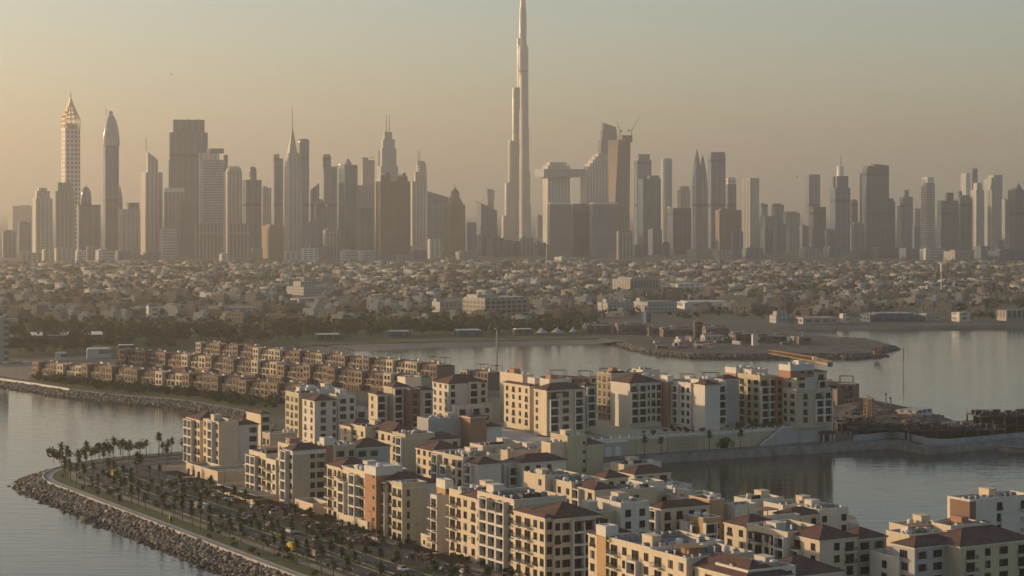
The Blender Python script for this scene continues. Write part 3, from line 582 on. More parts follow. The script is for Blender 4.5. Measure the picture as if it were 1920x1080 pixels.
SHRUB = [tree_proto('shrub', 1.8, 1.3, LEAF[k], 20+k, 90, .5) for k in (0, 1, 2)]
for t in TREES + PALMS + SHRUB: t.location = (0, -900, -60)      # patterns; each is moved to its first place below
USED = set()
def plant(proto, x, y, z=LZ, s=1.0, label=None, cat='tree', group=None, rz=None, name=None):
    if proto.name in USED: o = copy_tree(proto)
    else: USED.add(proto.name); o = proto
    o.location = (x, y, z); o.scale = (s, s, s); o.rotation_euler = (0, 0, random.uniform(0, 6.28) if rz is None else rz)
    return tag(o, label, cat, group)

# ------------------------------------------------------------------ the low city between the coast and the towers
random.seed(5); CR = random.Random(21)
WALLC = [plaster('villa_' + k, c) for k, c in (('white', (.37,.345,.30)), ('cream', (.20,.17,.13)), ('sand', (.14,.118,.09)), ('pale', (.21,.19,.16)), ('rose', (.15,.115,.09)))]
DARKWIN = glassy('dark_window', (.030,.030,.032), .2)
TILE = mottled('roof_tile', (.095,.050,.036), (.155,.080,.056), 1.3, .85, c3=(.075,.043,.034), s3=.5, world=True)
ROOFC = mottled('roof_screed', (.14,.13,.115), (.25,.23,.20), .25, .9, c3=(.22,.20,.175), s3=.15, world=True)
def villa_mesh(seed, mat):
    g = random.Random(seed); mb = MB(); w_, d_ = g.uniform(10, 19), g.uniform(8, 13); h = g.choice((3.8, 5.6, 6.4, 6.6, 7.0, 8.8))
    mb.box(-w_/2, w_/2, -d_/2, d_/2, -1, h); mb.box(-w_/2+.3, w_/2-.3, -d_/2+.3, d_/2-.3, h-.6, h+.02, 2)
    for s_ in (-1, 1):                                     # parapets stand proud of the roof
        mb.box(-w_/2, w_/2, s_*d_/2-.15, s_*d_/2+.15, h, h+.9); mb.box(s_*w_/2-.15, s_*w_/2+.15, -d_/2, d_/2, h, h+.9)
    ww = w_*g.uniform(.3, .5); mb.box(-w_/2-g.uniform(2, 4), -w_/2+1, -ww/2, ww/2, -1, h*.55)
    for z in [1.2 + 3.4*k for k in range(int(h/3.3))]:
        nx = int(w_/3.2)
        for i in range(nx):
            x = -w_/2 + (i+.5)*w_/nx
            if g.random() < .75: mb.box(x-.6, x+.6, -d_/2-.06, -d_/2, z, z+1.6, 1)
        ny = int(d_/3.2)
        for i in range(ny):
            y = -d_/2 + (i+.5)*d_/ny
            if g.random() < .65: mb.box(-w_/2-.06, -w_/2, y-.6, y+.6, z, z+1.6, 1)
    return mb, w_, d_, h
VILLAS = []
for i in range(12):
    mt = WALLC[(0,1,0,2,3,0,1,3,0,2,1,4)[i]]; mb, w_, d_, h = villa_mesh(100+i, mt); g = random.Random(i)
    r = mb.build('villa', [mt, DARKWIN, ROOFC])
    rm = MB(); rw = g.uniform(3.5, 6); ox, oy = g.uniform(-w_/2+rw/2+.5, w_/2-rw/2-.5), g.uniform(-1, d_/2-2.6)
    rm.box(ox-rw/2, ox+rw/2, oy-2, oy+2, h, h+g.uniform(2.4, 4.2)); rm.build('roof_room', [mt], r)
    if i % 3 == 0: t = MB(); t.lathe([(.9, h), (.9, h+1.5), (.5, h+1.8)], (-ox*.6, -1.5), 8); t.build('water_tank', [WALLC[0]], r)
    if i % 4 == 1: t = MB(); t.prism([(-3,-d_/2-1),(3,-d_/2-1),(3,-d_/2+3),(-3,-d_/2+3)], 3.2, 3.5); [t.tube((x,-d_/2-.7,-1),(x,-d_/2-.7,3.2),.2,5) for x in (-2.6,2.6)]; t.build('porch', [mt], r)
    r.location = (0, -900, -80); VILLAS.append((r, ['white', 'cream', 'white', 'sand coloured', 'pale', 'white', 'cream', 'pale', 'white', 'sand coloured', 'cream', 'rose'][i], 'tall' if h > 9 else 'two storey'))
BLOCKED = []          # (px0, px1, py_top, py_base) kept clear for named buildings
def low(label, x0, x1, yt, yb, c, mat, ex=(), **k):
    D = F * (HC - LZ) / (yb - YH); k.setdefault('name', 'low_building'); k.setdefault('cat', 'building'); k.setdefault('group', 'larger low buildings of the city')
    BLOCKED.append((x0 - 4, x1 + 4, yt - 2, yb + 4)); return T(label, x0, x1, yt, D, c, mat, ex, **k)
FM['grid'] = facade('facade_grid', (.33,.28,.215), (.035,.033,.03), 4.2, 6.2, .3, .22, .3)
FM['arcade'] = facade('facade_arcade', (.33,.285,.225), (.06,.055,.05), 12, 5, .25, .4, .4)
FM['shop'] = facade('facade_shop', (.16,.13,.11), (.035,.03,.03), 4.5, 6, .3, .3, .3)
FM['brick'] = facade('facade_brick', (.17,.11,.085), (.05,.04,.035), 4.5, 9, .55, .4, .5)
FM['wwall'] = facade('facade_whitewall', (.37,.345,.305), (.10,.095,.09), 3.6, 4.5, .6, .5, .5)
low('long cream office building with a deep window grid behind the beach trees', 866, 992, 562, 590, .34, 'grid', [('t',868,990,559,'tan'), ('t',874,935,554,'tan')])
low('white walled villa compound left of the grid fronted office', 809, 862, 566, 586, .3, 'wwall', [('t',812,830,561), ('t',838,846,562)])
low('white school like block with rooftop boxes right of the flag pole', 1122, 1190, 568, 588, .25, 'wwall', [('t',1130,1160,562), ('t',1170,1186,564)])
low('long white two storey complex with a flat roof edge', 1190, 1272, 566, 586, .3, 'wwall', [('t',1195,1216,560)])
low('long low white hall with a continuous dark window strip', 1274, 1372, 568, 580, .1, 'banded', [('t',1280,1366,566)])
low('cream arcaded block with tall columns in the middle of the city', 1150, 1240, 524, 545, .35, 'arcade', [('t',1160,1232,521)])
low('bare cream block at the end of the arcaded block', 1243, 1322, 533, 546, .35, 'cream')
low('white flat roofed hall left of the lagoon trees', 533, 624, 538, 554, .4, 'wwall', [('t',545,585,529)])
low('sand coloured yard building below the white flat roofed hall', 541, 604, 560, 573, .3, 'tan')
low('square tower house with a dark pyramid roof among the villas', 272, 294, 574, 596, .3, 'cream', [('p',270,296,574,568,'dark')])
low('low warehouse with a curved pale roof', 415, 480, 577, 590, .15, 'wwall')
low('wide blue white shed at the west edge of the city', -20, 30, 598, 612, .1, 'wwall')
low('green sided sign tower near the headland sheds', 1203, 1221, 585, 606, .5, 'teal')
low('white villa with arched windows on the east shore', 1446, 1492, 591, 606, .2, 'wwall', [('t',1452,1478,584)])
low('long pale boundary wall block on the east shore', 1494, 1572, 596, 608, .15, 'tan')
low('tan cubic beach house on the east shore', 1575, 1594, 588, 606, .3, 'cream')
low('wide dark glazed hall on the east shore', 1624, 1726, 590, 604, .05, 'dark', [('t',1640,1716,588)])
low('white beach house with a blank front', 1727, 1764, 588, 602, .25, 'wwall')
low('cream beach house with a recessed terrace', 1788, 1824, 586, 604, .3, 'cream')
low('white pavilion with open columns at the east end of the shore', 1876, 1930, 582, 602, .2, 'arcade')
for i, (a, b, y0, y1, m_, lab) in enumerate(((1093,1147,601,627,'shop','brown framed beach restaurant beside the sand'), (1152,1212,600,628,'brick','reddish commercial block at the root of the headland'), (1214,1236,606,630,'shop','narrow dark shop block on the headland'),
        (1236,1300,609,632,'brick','long reddish shed with an arched facade on the headland'), (1300,1318,600,634,'shop','tall dark stair block on the headland'), (1318,1368,604,636,'brick','patchy brick walled block on the headland'), (1316,1362,622,642,'wwall','scaffolded pale building on the headland quay'), (1370,1442,616,644,'shop','dark grey three storey shell on the headland'),
        (1410,1424,625,648,'cream','slim sunlit box on the headland yard'), (1442,1475,624,642,'shop','low dark store at the neck of the spit'), (1495,1522,626,646,'brick','dark brick block near the rocky spit'))):
    y2 = y1 - (y1-y0)*(.62 if b-a > 20 else .9); w3 = (b-a)/3
    low(lab, a, b, y2, y1, .12, m_, [('m',a+3,a+w3,y2-3,'tan'), ('m',a+w3*1.5,b-4,y2-2), ('m',a+w3*1.1,a+w3*1.5,y2-6,'metal')], group='buildings on the headland')
for a, b, y0, y1, m_, lab in ((26,190,630,646,'dark','long dark flat roofed pavilion among the park trees'), (156,206,655,672,'banded','white trimmed pavilion beside the townhouse rows'), (216,252,648,668,'shop','brown two storey pavilion behind the townhouse rows'), (100,124,662,676,'cream','small round roofed kiosk behind the first townhouses'),
        (340,362,617,632,'tan','small tan lodge hidden in the park trees'), (586,640,628,640,'shop','dark beach club with a thin white roof edge'), (722,770,622,634,'dark','dark beach bar with a white canopy edge'), (850,905,620,632,'dark','low dark pavilion with a white canopy near the light mast'), (960,1000,618,629,'shop','low brown pavilion behind the tents'),
        (2,16,680,687,'wwall','white site cabin on the sand lot'), (39,58,679,686,'wwall','grey site cabin on the sand lot')):
    low(lab, a, b, y0, y1, .14, m_, [('m',a+2,b-3,y0-1.2,'plain')], group='pavilions in the beach park')
T('pale hotel tower cut by the west edge of the view', -70, 8, 600, 1330, .3, 'tan', [('t',-50,4,596)], name='hotel_tower', cat='building', group='larger low buildings of the city')
for i in range(34):
    px = CR.uniform(1225, 1500); py = CR.uniform(634, 655 if px < 1440 else 646); x, y = gp(px, py, LZ); k = CR.choice(('white', 'grey', 'dark', 'orange')); hgt = CR.uniform(1.4, 3.2)
    r = empty('site_container', (x, y, LZ), CR.uniform(0, 3), label='%s crate or cabin on the headland yard' % k, cat='container', group='crates and cabins on the headland yard'); l_ = CR.uniform(2, 4.5)
    MB().box(-l_, l_, -1.3, 1.3, 0, hgt).build('body', {'white': WALLC[0], 'grey': FM['metal'], 'dark': FM['mast'], 'orange': FM['brick']}[k], r); MB().box(-l_-.1, l_+.1, -1.4, 1.4, hgt, hgt+.15).build('roof', FM['metal'], r)
# tents on the beach
for i, (a, b, y) in enumerate(((1002,1030,629), (1030,1060,628.5), (1066,1084,627))):
    x0, D = gp(a, y, LZ); x1, _ = gp(b, y, LZ); r = empty('beach_tent', ((x0+x1)/2, D, LZ), 0, label=('widest white peaked tent on the beach', 'white peaked tent in the middle of the beach tents', 'smallest white peaked tent on the beach')[i], cat='tent', group='white tents on the beach')
    wv = (x1-x0)/2; mb = MB(); mb.lathe([(wv, 2.2), (wv*.7, 3.0), (wv*.35, 4.3), (.3, 6.2)], n=12); mb.build('canopy', WALLC[0], r)
    for k in range(6): MB().tube((wv*.92*math.cos(k), wv*.92*math.sin(k), 0), (wv*.92*math.cos(k), wv*.92*math.sin(k), 2.3), .12, 5).build('tent_pole', FM['mast'], r)

def dmin(px):       # nearest depth of ordinary houses, by bearing
    xs = (-200, 0, 250, 480, 700, 860, 1000, 1100, 1300, 1450, 1700, 1900, 2100); ys = (606, 606, 603, 606, 606, 604, 606, 596, 594, 600, 590, 584, 582)
    return F * (HC - LZ) / (np.interp(px, xs, ys) - YH)
phi = R(-27); cp, sp = math.cos(phi), math.sin(phi)
spots = []
for iu in range(-170, 130):
    for iv in range(25, 190):
        if iu % 9 == 0 and CR.random() < .75 or iv % 4 == 0 and CR.random() < .8: continue        # streets
        u_, v_ = iu*21 + CR.uniform(-3.5, 3.5), iv*25 + CR.uniform(-6, 6)
        x, y = u_*cp - v_*sp, u_*sp + v_*cp
        if y < 1500: continue
        px = 960 + F*x/y; py = YH + F*(HC-LZ)/y
        if y > 3720 or y < 1500 or y < dmin(px) or not -110 < px < 2030: continue
        if any(a < px < b and c < py < d for a, b, c, d in BLOCKED): continue
        spots.append((y, x, px, py))
spots.sort()
clump = lambda x, y: math.sin(x*.006+1.3)*math.sin(y*.017+.4) + .6*math.sin(x*.013-y*.024) + .3*math.sin(x*.031+y*.011)
near_names = lambda px: ('by the west edge of the city', 'behind the long park pavilion', 'behind the park trees', 'behind the beach club', 'left of the grid fronted office', 'behind the grid fronted office', 'right of the grid fronted office', 'around the white school like block', 'behind the long low white hall', 'behind the white arched villa', 'behind the dark glazed hall', 'behind the cream beach houses', 'by the east end of the shore')[max(0, min(12, int(px/1920*13)))]
nv = nt_ = 0; RV = []; RT = []
for y, x, px, py in spots:
    if clump(x, y) > (.48 if y < 3000 else .58) or CR.random() < .2:
        RT.append((x, y)); continue
    if nv < 300:
        r, colr, ht = VILLAS[CR.randrange(len(VILLAS))]
        o = r if r.name not in USED else copy_tree(r); USED.add(r.name)
        o.location = (x, y, LZ); o.rotation_euler = (0, 0, phi + CR.choice((0, 0, math.pi/2, 0))*(-1) + R(CR.uniform(-4, 4))); s = CR.uniform(.85, 1.2); o.scale = (s, s, CR.uniform(.85, 1.1))
        tag(o, '%s %s villa in the front streets %s' % (ht, colr, near_names(px)), 'villa', 'villas nearest the shore'); nv += 1
    else: RV.append((x, y))
    if CR.random() < .6: RT.append((x + CR.uniform(8, 14), y + CR.uniform(-14, -6)))
    if CR.random() < .15: RT.append((x + CR.uniform(-14, 0), y + CR.uniform(-15, -9)))
# the remaining houses, beyond counting
def boxes_np(B):      # rows: cx, cy, w, d, h, rot, z0
    B = np.asarray(B, float); n = len(B)
    c = np.array([(-.5,-.5,0),(.5,-.5,0),(.5,.5,0),(-.5,.5,0),(-.5,-.5,1),(.5,-.5,1),(.5,.5,1),(-.5,.5,1)])
    V = c[None] * B[:, None, 2:5]; a = B[:, 5]; ca, sa = np.cos(a)[:, None], np.sin(a)[:, None]
    V = np.stack([V[...,0]*ca - V[...,1]*sa + B[:, 0:1], V[...,0]*sa + V[...,1]*ca + B[:, 1:2], V[...,2] + B[:, 6:7]], -1)
    f = np.array([(4,5,6,7),(0,1,5,4),(1,2,6,5),(2,3,7,6),(3,0,4,7)])
    return V.reshape(-1, 3), (f[None] + (np.arange(n)*8)[:, None, None]).reshape(-1, 4)
B = []; mi = []
for x, y in RV:
    a = phi + R(CR.uniform(-4, 4)); w_, d_, h = CR.uniform(9, 18)*CR.choice((1,1,1,1.4,2.0)), CR.uniform(8, 13), CR.choice((2.4, 3.0, 3.4, 3.8, 5.4, 6.0, 6.4, 7.6)); k = CR.choice((0,0,0,1,1,2,3,3,4))
    B.append((x, y, w_, d_, h, a, LZ-1)); mi += [k]*5
    for q in range(CR.choice((0, 1, 1, 2))):
        B.append((x + CR.uniform(-w_/2.5, w_/2.5), y + CR.uniform(-d_/3, d_/3), CR.uniform(2, 5), CR.uniform(2, 4), h + CR.uniform(.8, 2.8), a, LZ-1)); mi += [k]*5
    ca, sa = math.cos(a), math.sin(a)
    for z in (1.4, 4.8, 8.1)[:max(1, int(h/3.4))]:
        for i in range(int(w_/3.4)):
            if CR.random() < .6: ox = -w_/2 + (i+.5)*3.4; B.append((x + ox*ca + d_/2*sa, y + ox*sa - d_/2*ca, 1.4, .3, 1.6, a, LZ+z-1)); mi += [5]*5
V, Fc = boxes_np(B); npmesh('distant_houses', V, Fc, WALLC + [DARKWIN], mi, kind='stuff', label='mass of small pale houses spread to the foot of the towers')
# trees among the houses; first the park belt along the beach
park = []
while len(park) < 760:
    px = CR.uniform(-40, 1120); lo = np.interp(px, (-40, 60, 480, 520, 700, 1120), (672, 668, 650, 640, 633, 624)); py = CR.uniform(601, lo)
    if any(a+3 < px < b-3 and d-5 < py < d+2.5 for a, b, c, d in BLOCKED): continue
    park.append(gp(px, py, LZ))
for px, py, n_ in ((1150, 590, 9), (800, 590, 6), (1080, 596, 8), (210, 590, 6), (245, 588, 6), (1300, 596, 6), (1420, 560, 5), (1850, 596, 14), (1570, 556, 12), (1500, 540, 14), (1470, 545, 10), (1270, 548, 8), (500, 525, 16), (490, 520, 10), (150, 560, 14), (130, 555, 12), (350, 545, 10), (1110, 550, 7), (1390, 548, 10), (1640, 556, 6)):
    for k in range(n_): x, y = gp(px + CR.gauss(0, 14), py + CR.gauss(0, 2), LZ); RT.append((x, y))
allt = sorted([(y, x, 1) for x, y in park] + [(y, x, 0) for x, y in RT]); rest = []
for i, (y, x, pk) in enumerate(allt):
    px = 960 + F*x/y
    if nt_ < 300:
        if pk and CR.random() < .4: plant(CR.choice(PALMS), x, y, LZ, CR.uniform(.9, 1.4), 'palm tree in the dark park belt %s' % near_names(px).replace('behind ', 'near '), 'palm', 'palms of the beach park')
        else: plant(CR.choice(TREES), x, y, LZ, CR.uniform(.8, 1.45), 'bushy dark tree in the park belt %s' % near_names(px).replace('behind ', 'near '), 'tree', 'trees of the beach park')
        nt_ += 1
    else: rest.append((x, y))
rg = np.random.default_rng(9); Vs, Ns, mi = [], [], []
for x, y in rest:
    n_ = 44 if y < 2600 else 26; R_ = rg.uniform(2.0, 4.4); P, N = crown_pts(rg, n_, R_, R_*1.3, 1.0, 5); Vs.append(P + np.array([x, y, LZ])); Ns.append(N); mi += [int(rg.integers(0, 3))]*n_
V, Fc = leafquads(np.concatenate(Vs), np.concatenate(Ns), 1.9, rg); npmesh('distant_trees', V, Fc, LEAF, mi, kind='stuff', label='dark green trees scattered between the far houses')

# ------------------------------------------------------------------ masts, buoys and cranes over the water and the shore
def mast(label, px, ytop, D, r0=.45, head=None, name='light_mast', mat='metal', cat='mast', zb=LZ):
    x = (px-960)/F*D; h = HC - (ytop-YH)/F*D - zb; o = empty(name, (x, D, zb), 0, label=label, cat=cat)
    MB().tube((0,0,-1), (0,0,h), r0, 8, r2=r0*.6).build('pole', FM[mat], o)
    if head == 'flood':
        mb = MB(); mb.lathe([(.5,h-2),(1.6,h-1.6),(1.6,h-1.2),(.5,h-1)]); mb.build('platform', FM[mat], o)
        for k in range(6): MB().box(1.5*math.cos(k*1.05)-.5, 1.5*math.cos(k*1.05)+.5, 1.5*math.sin(k*1.05)-.4, 1.5*math.sin(k*1.05)+.4, h-.9, h+.3).build('floodlight', FM['mast'], o)
    if head == 'cell': MB().lathe([(r0*1.8, h-9), (r0*1.8, h), (.1, h+.5)]).build('antenna_shroud', FM[mat], o)
    return o
mast('tall grey floodlight mast standing before the lagoon', 931.5, 612, 1190, .55, 'flood')
mast('dark flag pole rising from the shore trees', 1129, 520, 1870, .5, None, 'flag_pole', 'mast', 'flag pole')
mast('cream mobile phone mast with a thick top behind the east shore', 1765, 495, 2384, .7, 'cell', 'antenna_mast', 'plain')
mast('thin lamp mast in the haze left of the headland', 1247, 478, 3100, .5, 'flood')
mast('thin lamp mast far among the western houses', 457, 497, 3300, .6, 'flood')
mast('slim mast behind the grid fronted office', 888, 500, 2900, .4, None, 'antenna_mast')
mast('short white street mast beside the flag pole', 990, 520, 2300, .3, None, 'antenna_mast')
mast('dark channel marker with a round top in the east bay', 1694, 653, 1300, .22, 'cell', 'channel_marker', 'mast', 'marker', -1)
mast('pale channel pole far out in the east bay', 1701.5, 631, 1520, .3, None, 'channel_marker', 'metal', 'marker', -1)
def lattice(mb, a, b, wd, n, t=.1):
    a, b = Vector(a), Vector(b); d = (b-a).normalized(); u = d.cross(Vector((0,0,1))); u = (u if u.length > .1 else Vector((1,0,0))).normalized(); v = d.cross(u)
    cs = [(u*sx + v*sy)*wd/2 for sx, sy in ((-1,-1),(1,-1),(1,1),(-1,1))]
    for c in cs: mb.tube(a+c, b+c, t, 4)
    L = (b-a)/n
    for i in range(n):
        for k in range(4): mb.tube(a+cs[k]+L*i, a+cs[(k+1)%4]+L*(i+1), t*.7, 3, cap=False)
YEL = simple('crane_yellow', (.50,.27,.05), .5); ORG = simple('crane_orange', (.30,.135,.05), .6)
def tower_crane(label, px, py, D, zb, jx, jy, jd, cx, cy_, cd, mat, wd=1.5):
    x = (px-960)/F*D; h = HC - (py-YH)/F*D - zb; o = empty('tower_crane', (x, D, zb), 0, label=label, cat='crane')
    mb = MB(); lattice(mb, (0,0,0), (0,0,h), wd, max(6, int(h/1.6))); mb.build('crane_mast', mat, o)
    P = lambda a, b, d: Vector(((a-960)/F*d - x, d - D, HC - (b-YH)/F*d - zb))
    mb = MB(); lattice(mb, (0,0,h), P(jx, jy, jd), wd*.9, 22, .09); mb.build('jib', mat, o)
    mb = MB(); lattice(mb, (0,0,h), P(cx, cy_, cd), wd*.9, 8, .09); mb.build('counter_jib', mat, o)
    e = P(cx, cy_, cd); MB().box(e.x-1.2, e.x+1.2, e.y-1, e.y+1, e.z-1.6, e.z+.4).build('counterweight', FM['mast'], o)
    MB().box(-1, 1, -1.2, 1.2, h-1.2, h+1.4).build('cab', FM['plain'], o); return o
tower_crane('yellow tower crane with a long level jib behind the red roofed end block', 1528, 674, 985, LZ, 1444, 659.5, 1120, 1556, 681, 955, YEL, 2.2)
for lab, px, y0, y1, dx, D in (('orange boom crane leaning over the east shore villas', 1677, 598, 557, 18, 1880), ('short orange boom at the tip of the rocky spit', 1645, 668, 650, 11, 1420), ('yellow digger arm beside the headland sheds', 1228, 634, 622, -8, 1600)):
    x = (px-960)/F*D; o = empty('boom_crane', (x, D, LZ), 0, label=lab, cat='crane'); mb = MB(); lattice(mb, (0,0,1.5), (dx/F*D, 0, (y0-y1)/F*D), 1.4, 12, .16); mb.build('boom', ORG, o); MB().box(-2.5, 1.5, -1.5, 1.5, 0, 2.6).build('cab', ORG, o)
# ------------------------------------------------------------------ the apartment town
PL = {k: plaster('render_' + k, tuple(x*1.0 for x in c)) for k, c in dict(white=(.61,.54,.44), cream=(.60,.485,.335), tan=(.42,.355,.26), yellow=(.48,.405,.265), orange=(.37,.20,.125), ochre=(.44,.28,.14), grey=(.40,.375,.34), brown=(.22,.135,.095), pink=(.22,.15,.12), mauve=(.165,.132,.118), peach=(.29,.205,.14)).items()}
TRIM = plaster('trim_white', (.62, .57, .50))
RAIL = simple('railing_bronze', (.055, .042, .034), .5)
WOODP = simple('pergola_wood', (.075, .050, .034), .7)
GLASS = glassy('window_glass', (.014, .015, .017), .15, .3)
CURT = glassy('window_curtain', (.10, .085, .065), .5, .3)
SHUT = simple('shutter_brown', (.13, .085, .055), .7)
MET = simple('roof_metal', (.40, .38, .35), .45, .3)
ACM = simple('ac_casing', (.45, .43, .39), .6)
DARKP = simple('dark_screen', (.035, .030, .027), .7)
FH = 3.35
prand = random.Random(77)
def proto_hide(o):
    for c in CH.get(o.name, []): proto_hide(c)
    COL.objects.unlink(o); return o
def win(wd, ht, z0, shut=False, split=1, curtain=False, name='window'):
    mb = MB(); f = .09
    mb.box(-wd/2, wd/2, -.04, 0, z0, z0+ht, 0, False)                                  # glazing just clear of the wall
    for x in [-wd/2 - f/2, wd/2 + f/2] + [wd*(k/(split+1) - .5) for k in range(1, split+1)]: mb.box(x-f/2, x+f/2, -.12, 0, z0-.02, z0+ht+.02, 1)
    mb.box(-wd/2-.1, wd/2+.1, -.12, 0, z0+ht, z0+ht+.1, 1); mb.box(-wd/2-.14, wd/2+.14, -.20, 0, z0-.12, z0, 2)
    if shut:
        for s_ in (-1, 1): mb.box(s_*(wd/2+.32)-.26, s_*(wd/2+.32)+.26, -.10, 0, z0, z0+ht, 3)
    if curtain: mb.box(-wd/2, -wd/2+wd*.35, -.055, -.04, z0, z0+ht, 4)
    return proto_hide(mb.build(name, [GLASS, RAIL, TRIM, SHUT, CURT]))
def rail_mesh(x0, x1, y, z, h=1.0, ends=None):
    mb = MB(); mb.box(x0, x1, y-.05, y, z+h-.08, z+h); mb.box(x0, x1, y-.04, y-.01, z+.08, z+.14); n_ = max(2, int((x1-x0)/.28))
    for i in range(n_+1): x = x0 + (x1-x0)*i/n_; mb.box(x-.025, x+.025, y-.045, y-.005, z+.1, z+h-.05)
    if ends is not None:
        for x in (x0, x1): mb.box(x-.03, x+.03, y, ends, z+h-.08, z+h); [mb.box(x-.02, x+.02, y+(ends-y)*k/5-.02, y+(ends-y)*k/5+.02, z+.1, z+h-.05) for k in range(1, 5)]
    return mb
def balc(wd, dp, door=1.9, loggia=False):
    mb = MB()
    if loggia:
        for x in (-wd/2, wd/2): mb.box(x-.17, x+.17, -dp, 0, 0, FH)
        mb.box(-wd/2+.17, wd/2-.17, -dp+.02, 0, -.14, .14); mb.box(-wd/2+.17, wd/2-.17, -dp+.02, -dp+.3, FH-.45, FH-.15)
    else:
        mb.box(-wd/2, wd/2, -dp, 0, -.10, .12); mb.box(-wd/2+.15, wd/2-.15, -dp+.2, 0, -.22, -.10)
    o = mb.build('balcony', TRIM)
    rail_mesh(-wd/2+(.17 if loggia else .05), wd/2-(.17 if loggia else .05), -dp+.1, .12, 1.0, None if loggia else 0).build('railing', RAIL, o)
    d = MB(); d.box(-door/2, door/2, -.05, 0, .15, 2.5); d.box(-door/2-.08, -door/2, -.12, 0, .13, 2.6, 1); d.box(door/2, door/2+.08, -.12, 0, .13, 2.6, 1); d.box(-.04, .04, -.1, 0, .15, 2.5, 1); d.box(-door/2-.08, door/2+.08, -.12, 0, 2.5, 2.6, 1)
    d.build('balcony_door', [GLASS, RAIL], o)
    return proto_hide(o)
def juliet():
    w_ = win(1.5, 2.4, .2, split=1, name='french_window'); COL.objects.link(w_)
    rail_mesh(-.9, .9, -.28, .2, 1.0, 0).build('railing', RAIL, w_); return proto_hide(w_)
PROT = {'w': [win(1.3, 1.95, .6), win(1.3, 1.95, .6, curtain=True)], 'W': [win(2.2, 1.95, .6, split=2), win(2.2, 1.95, .6, split=2, curtain=True)], 'S': [win(1.4, 1.9, .6, True)],
        'd': [juliet()], 'b': [balc(3.1, 1.35, 2.2)], 'L': [balc(3.3, 1.5, 2.75, True)], 'n': [win(.7, 1.1, 1.2)]}
BW = {'L': 3.5, 'b': 3.4, 'W': 3.0, 'w': 2.4, 'S': 2.9, 'd': 2.4, 'n': 2.0, '.': 2.6}
def put_copy(proto, parent, loc, rz, sx=1.0):
    c = proto.copy(); COL.objects.link(c); put(c, parent); c.location = loc; c.rotation_euler = (0, 0, rz); c.scale = (sx, 1, 1)
    for k in CH.get(proto.name, []): kk = k.copy(); COL.objects.link(kk); put(kk, c)
    return c
def hip(mb, x0, x1, y0, y1, z, oh=.55, pitch=.42):
    x0 -= oh; x1 += oh; y0 -= oh; y1 += oh; w_, l_ = x1-x0, y1-y0; r_ = min(w_, l_)/2; h = r_*pitch
    if w_ >= l_: a, b = ((x0+r_, (y0+y1)/2), (x1-r_, (y0+y1)/2))
    else: a, b = (((x0+x1)/2, y0+r_), ((x0+x1)/2, y1-r_))
    v = [(x0,y0,z),(x1,y0,z),(x1,y1,z),(x0,y1,z),(a[0],a[1],z+h),(b[0],b[1],z+h)]
    f = [(0,1,5,4),(1,2,5),(2,3,4,5),(3,0,4)] if w_ >= l_ else [(0,1,4),(1,2,5,4),(2,3,5),(3,0,4,5)]
    mb.add(v, f + [(3,2,1,0)]); return a, b, h
def ridge(a, b, z, corners, mb):
    for p in corners: q = a if (p[0]-a[0])**2+(p[1]-a[1])**2 < (p[0]-b[0])**2+(p[1]-b[1])**2 else b; mb.tube((*p, z), (*q, z), .13, 4, cap=False)
def ac_unit():
    mb = MB(); mb.box(-.9, .9, -.55, .55, .15, 1.35); mb.box(-.8, -.7, -.5, .5, 0, .15); mb.box(.7, .8, -.5, .5, 0, .15); mb.lathe([(.42, 1.35), (.42, 1.47)], (-.42, 0), 10, 1); mb.lathe([(.42, 1.35), (.42, 1.47)], (.42, 0), 10, 1)
    for k in range(5): mb.box(-.85, .85, -.57, -.55, .3+k*.2, .4+k*.2, 1)
    return proto_hide(mb.build('air_conditioner', [ACM, DARKP]))
def tank():
    mb = MB(); mb.lathe([(.95, .3), (1.0, .5), (1.0, 1.7), (.85, 1.95), (.3, 2.05)], n=14); [mb.box(x-.06, x+.06, y-.06, y+.06, 0, .35) for x in (-.6,.6) for y in (-.6,.6)]
    return proto_hide(smooth(mb.build('water_tank', TRIM)))
def dish():
    mb = MB(); mb.tube((0,0,0), (0,0,1.0), .05, 5); mb.add([(-.1,-.1,1.0)] + [(.6*math.cos(t*.785)+.15, -.35+.1*math.sin(t*.785), 1.15+.6*math.sin(t*.785)) for t in range(8)], [(0, i+1, (i+1) % 8 + 1) for i in range(8)]); return proto_hide(mb.build('satellite_dish', MET))
AC, TANK, DISH = ac_unit(), tank(), dish()
def pergola(parent, x0, x1, y0, y1, z, h=2.6, name='roof_pergola', n=None):
    mb = MB()
    for x in (x0, x1):
        for y in (y0, y1): mb.box(x-.1, x+.1, y-.1, y+.1, z, z+h)
    for y in (y0, y1): mb.box(x0-.3, x1+.3, y-.08, y+.08, z+h, z+h+.2)
    n = n or max(3, int((x1-x0)/.55))
    for i in range(n+1): x = x0 + (x1-x0)*i/n; mb.box(x-.05, x+.05, y0-.4, y1+.4, z+h+.2, z+h+.34)
    return mb.build(name, WOODP, parent)
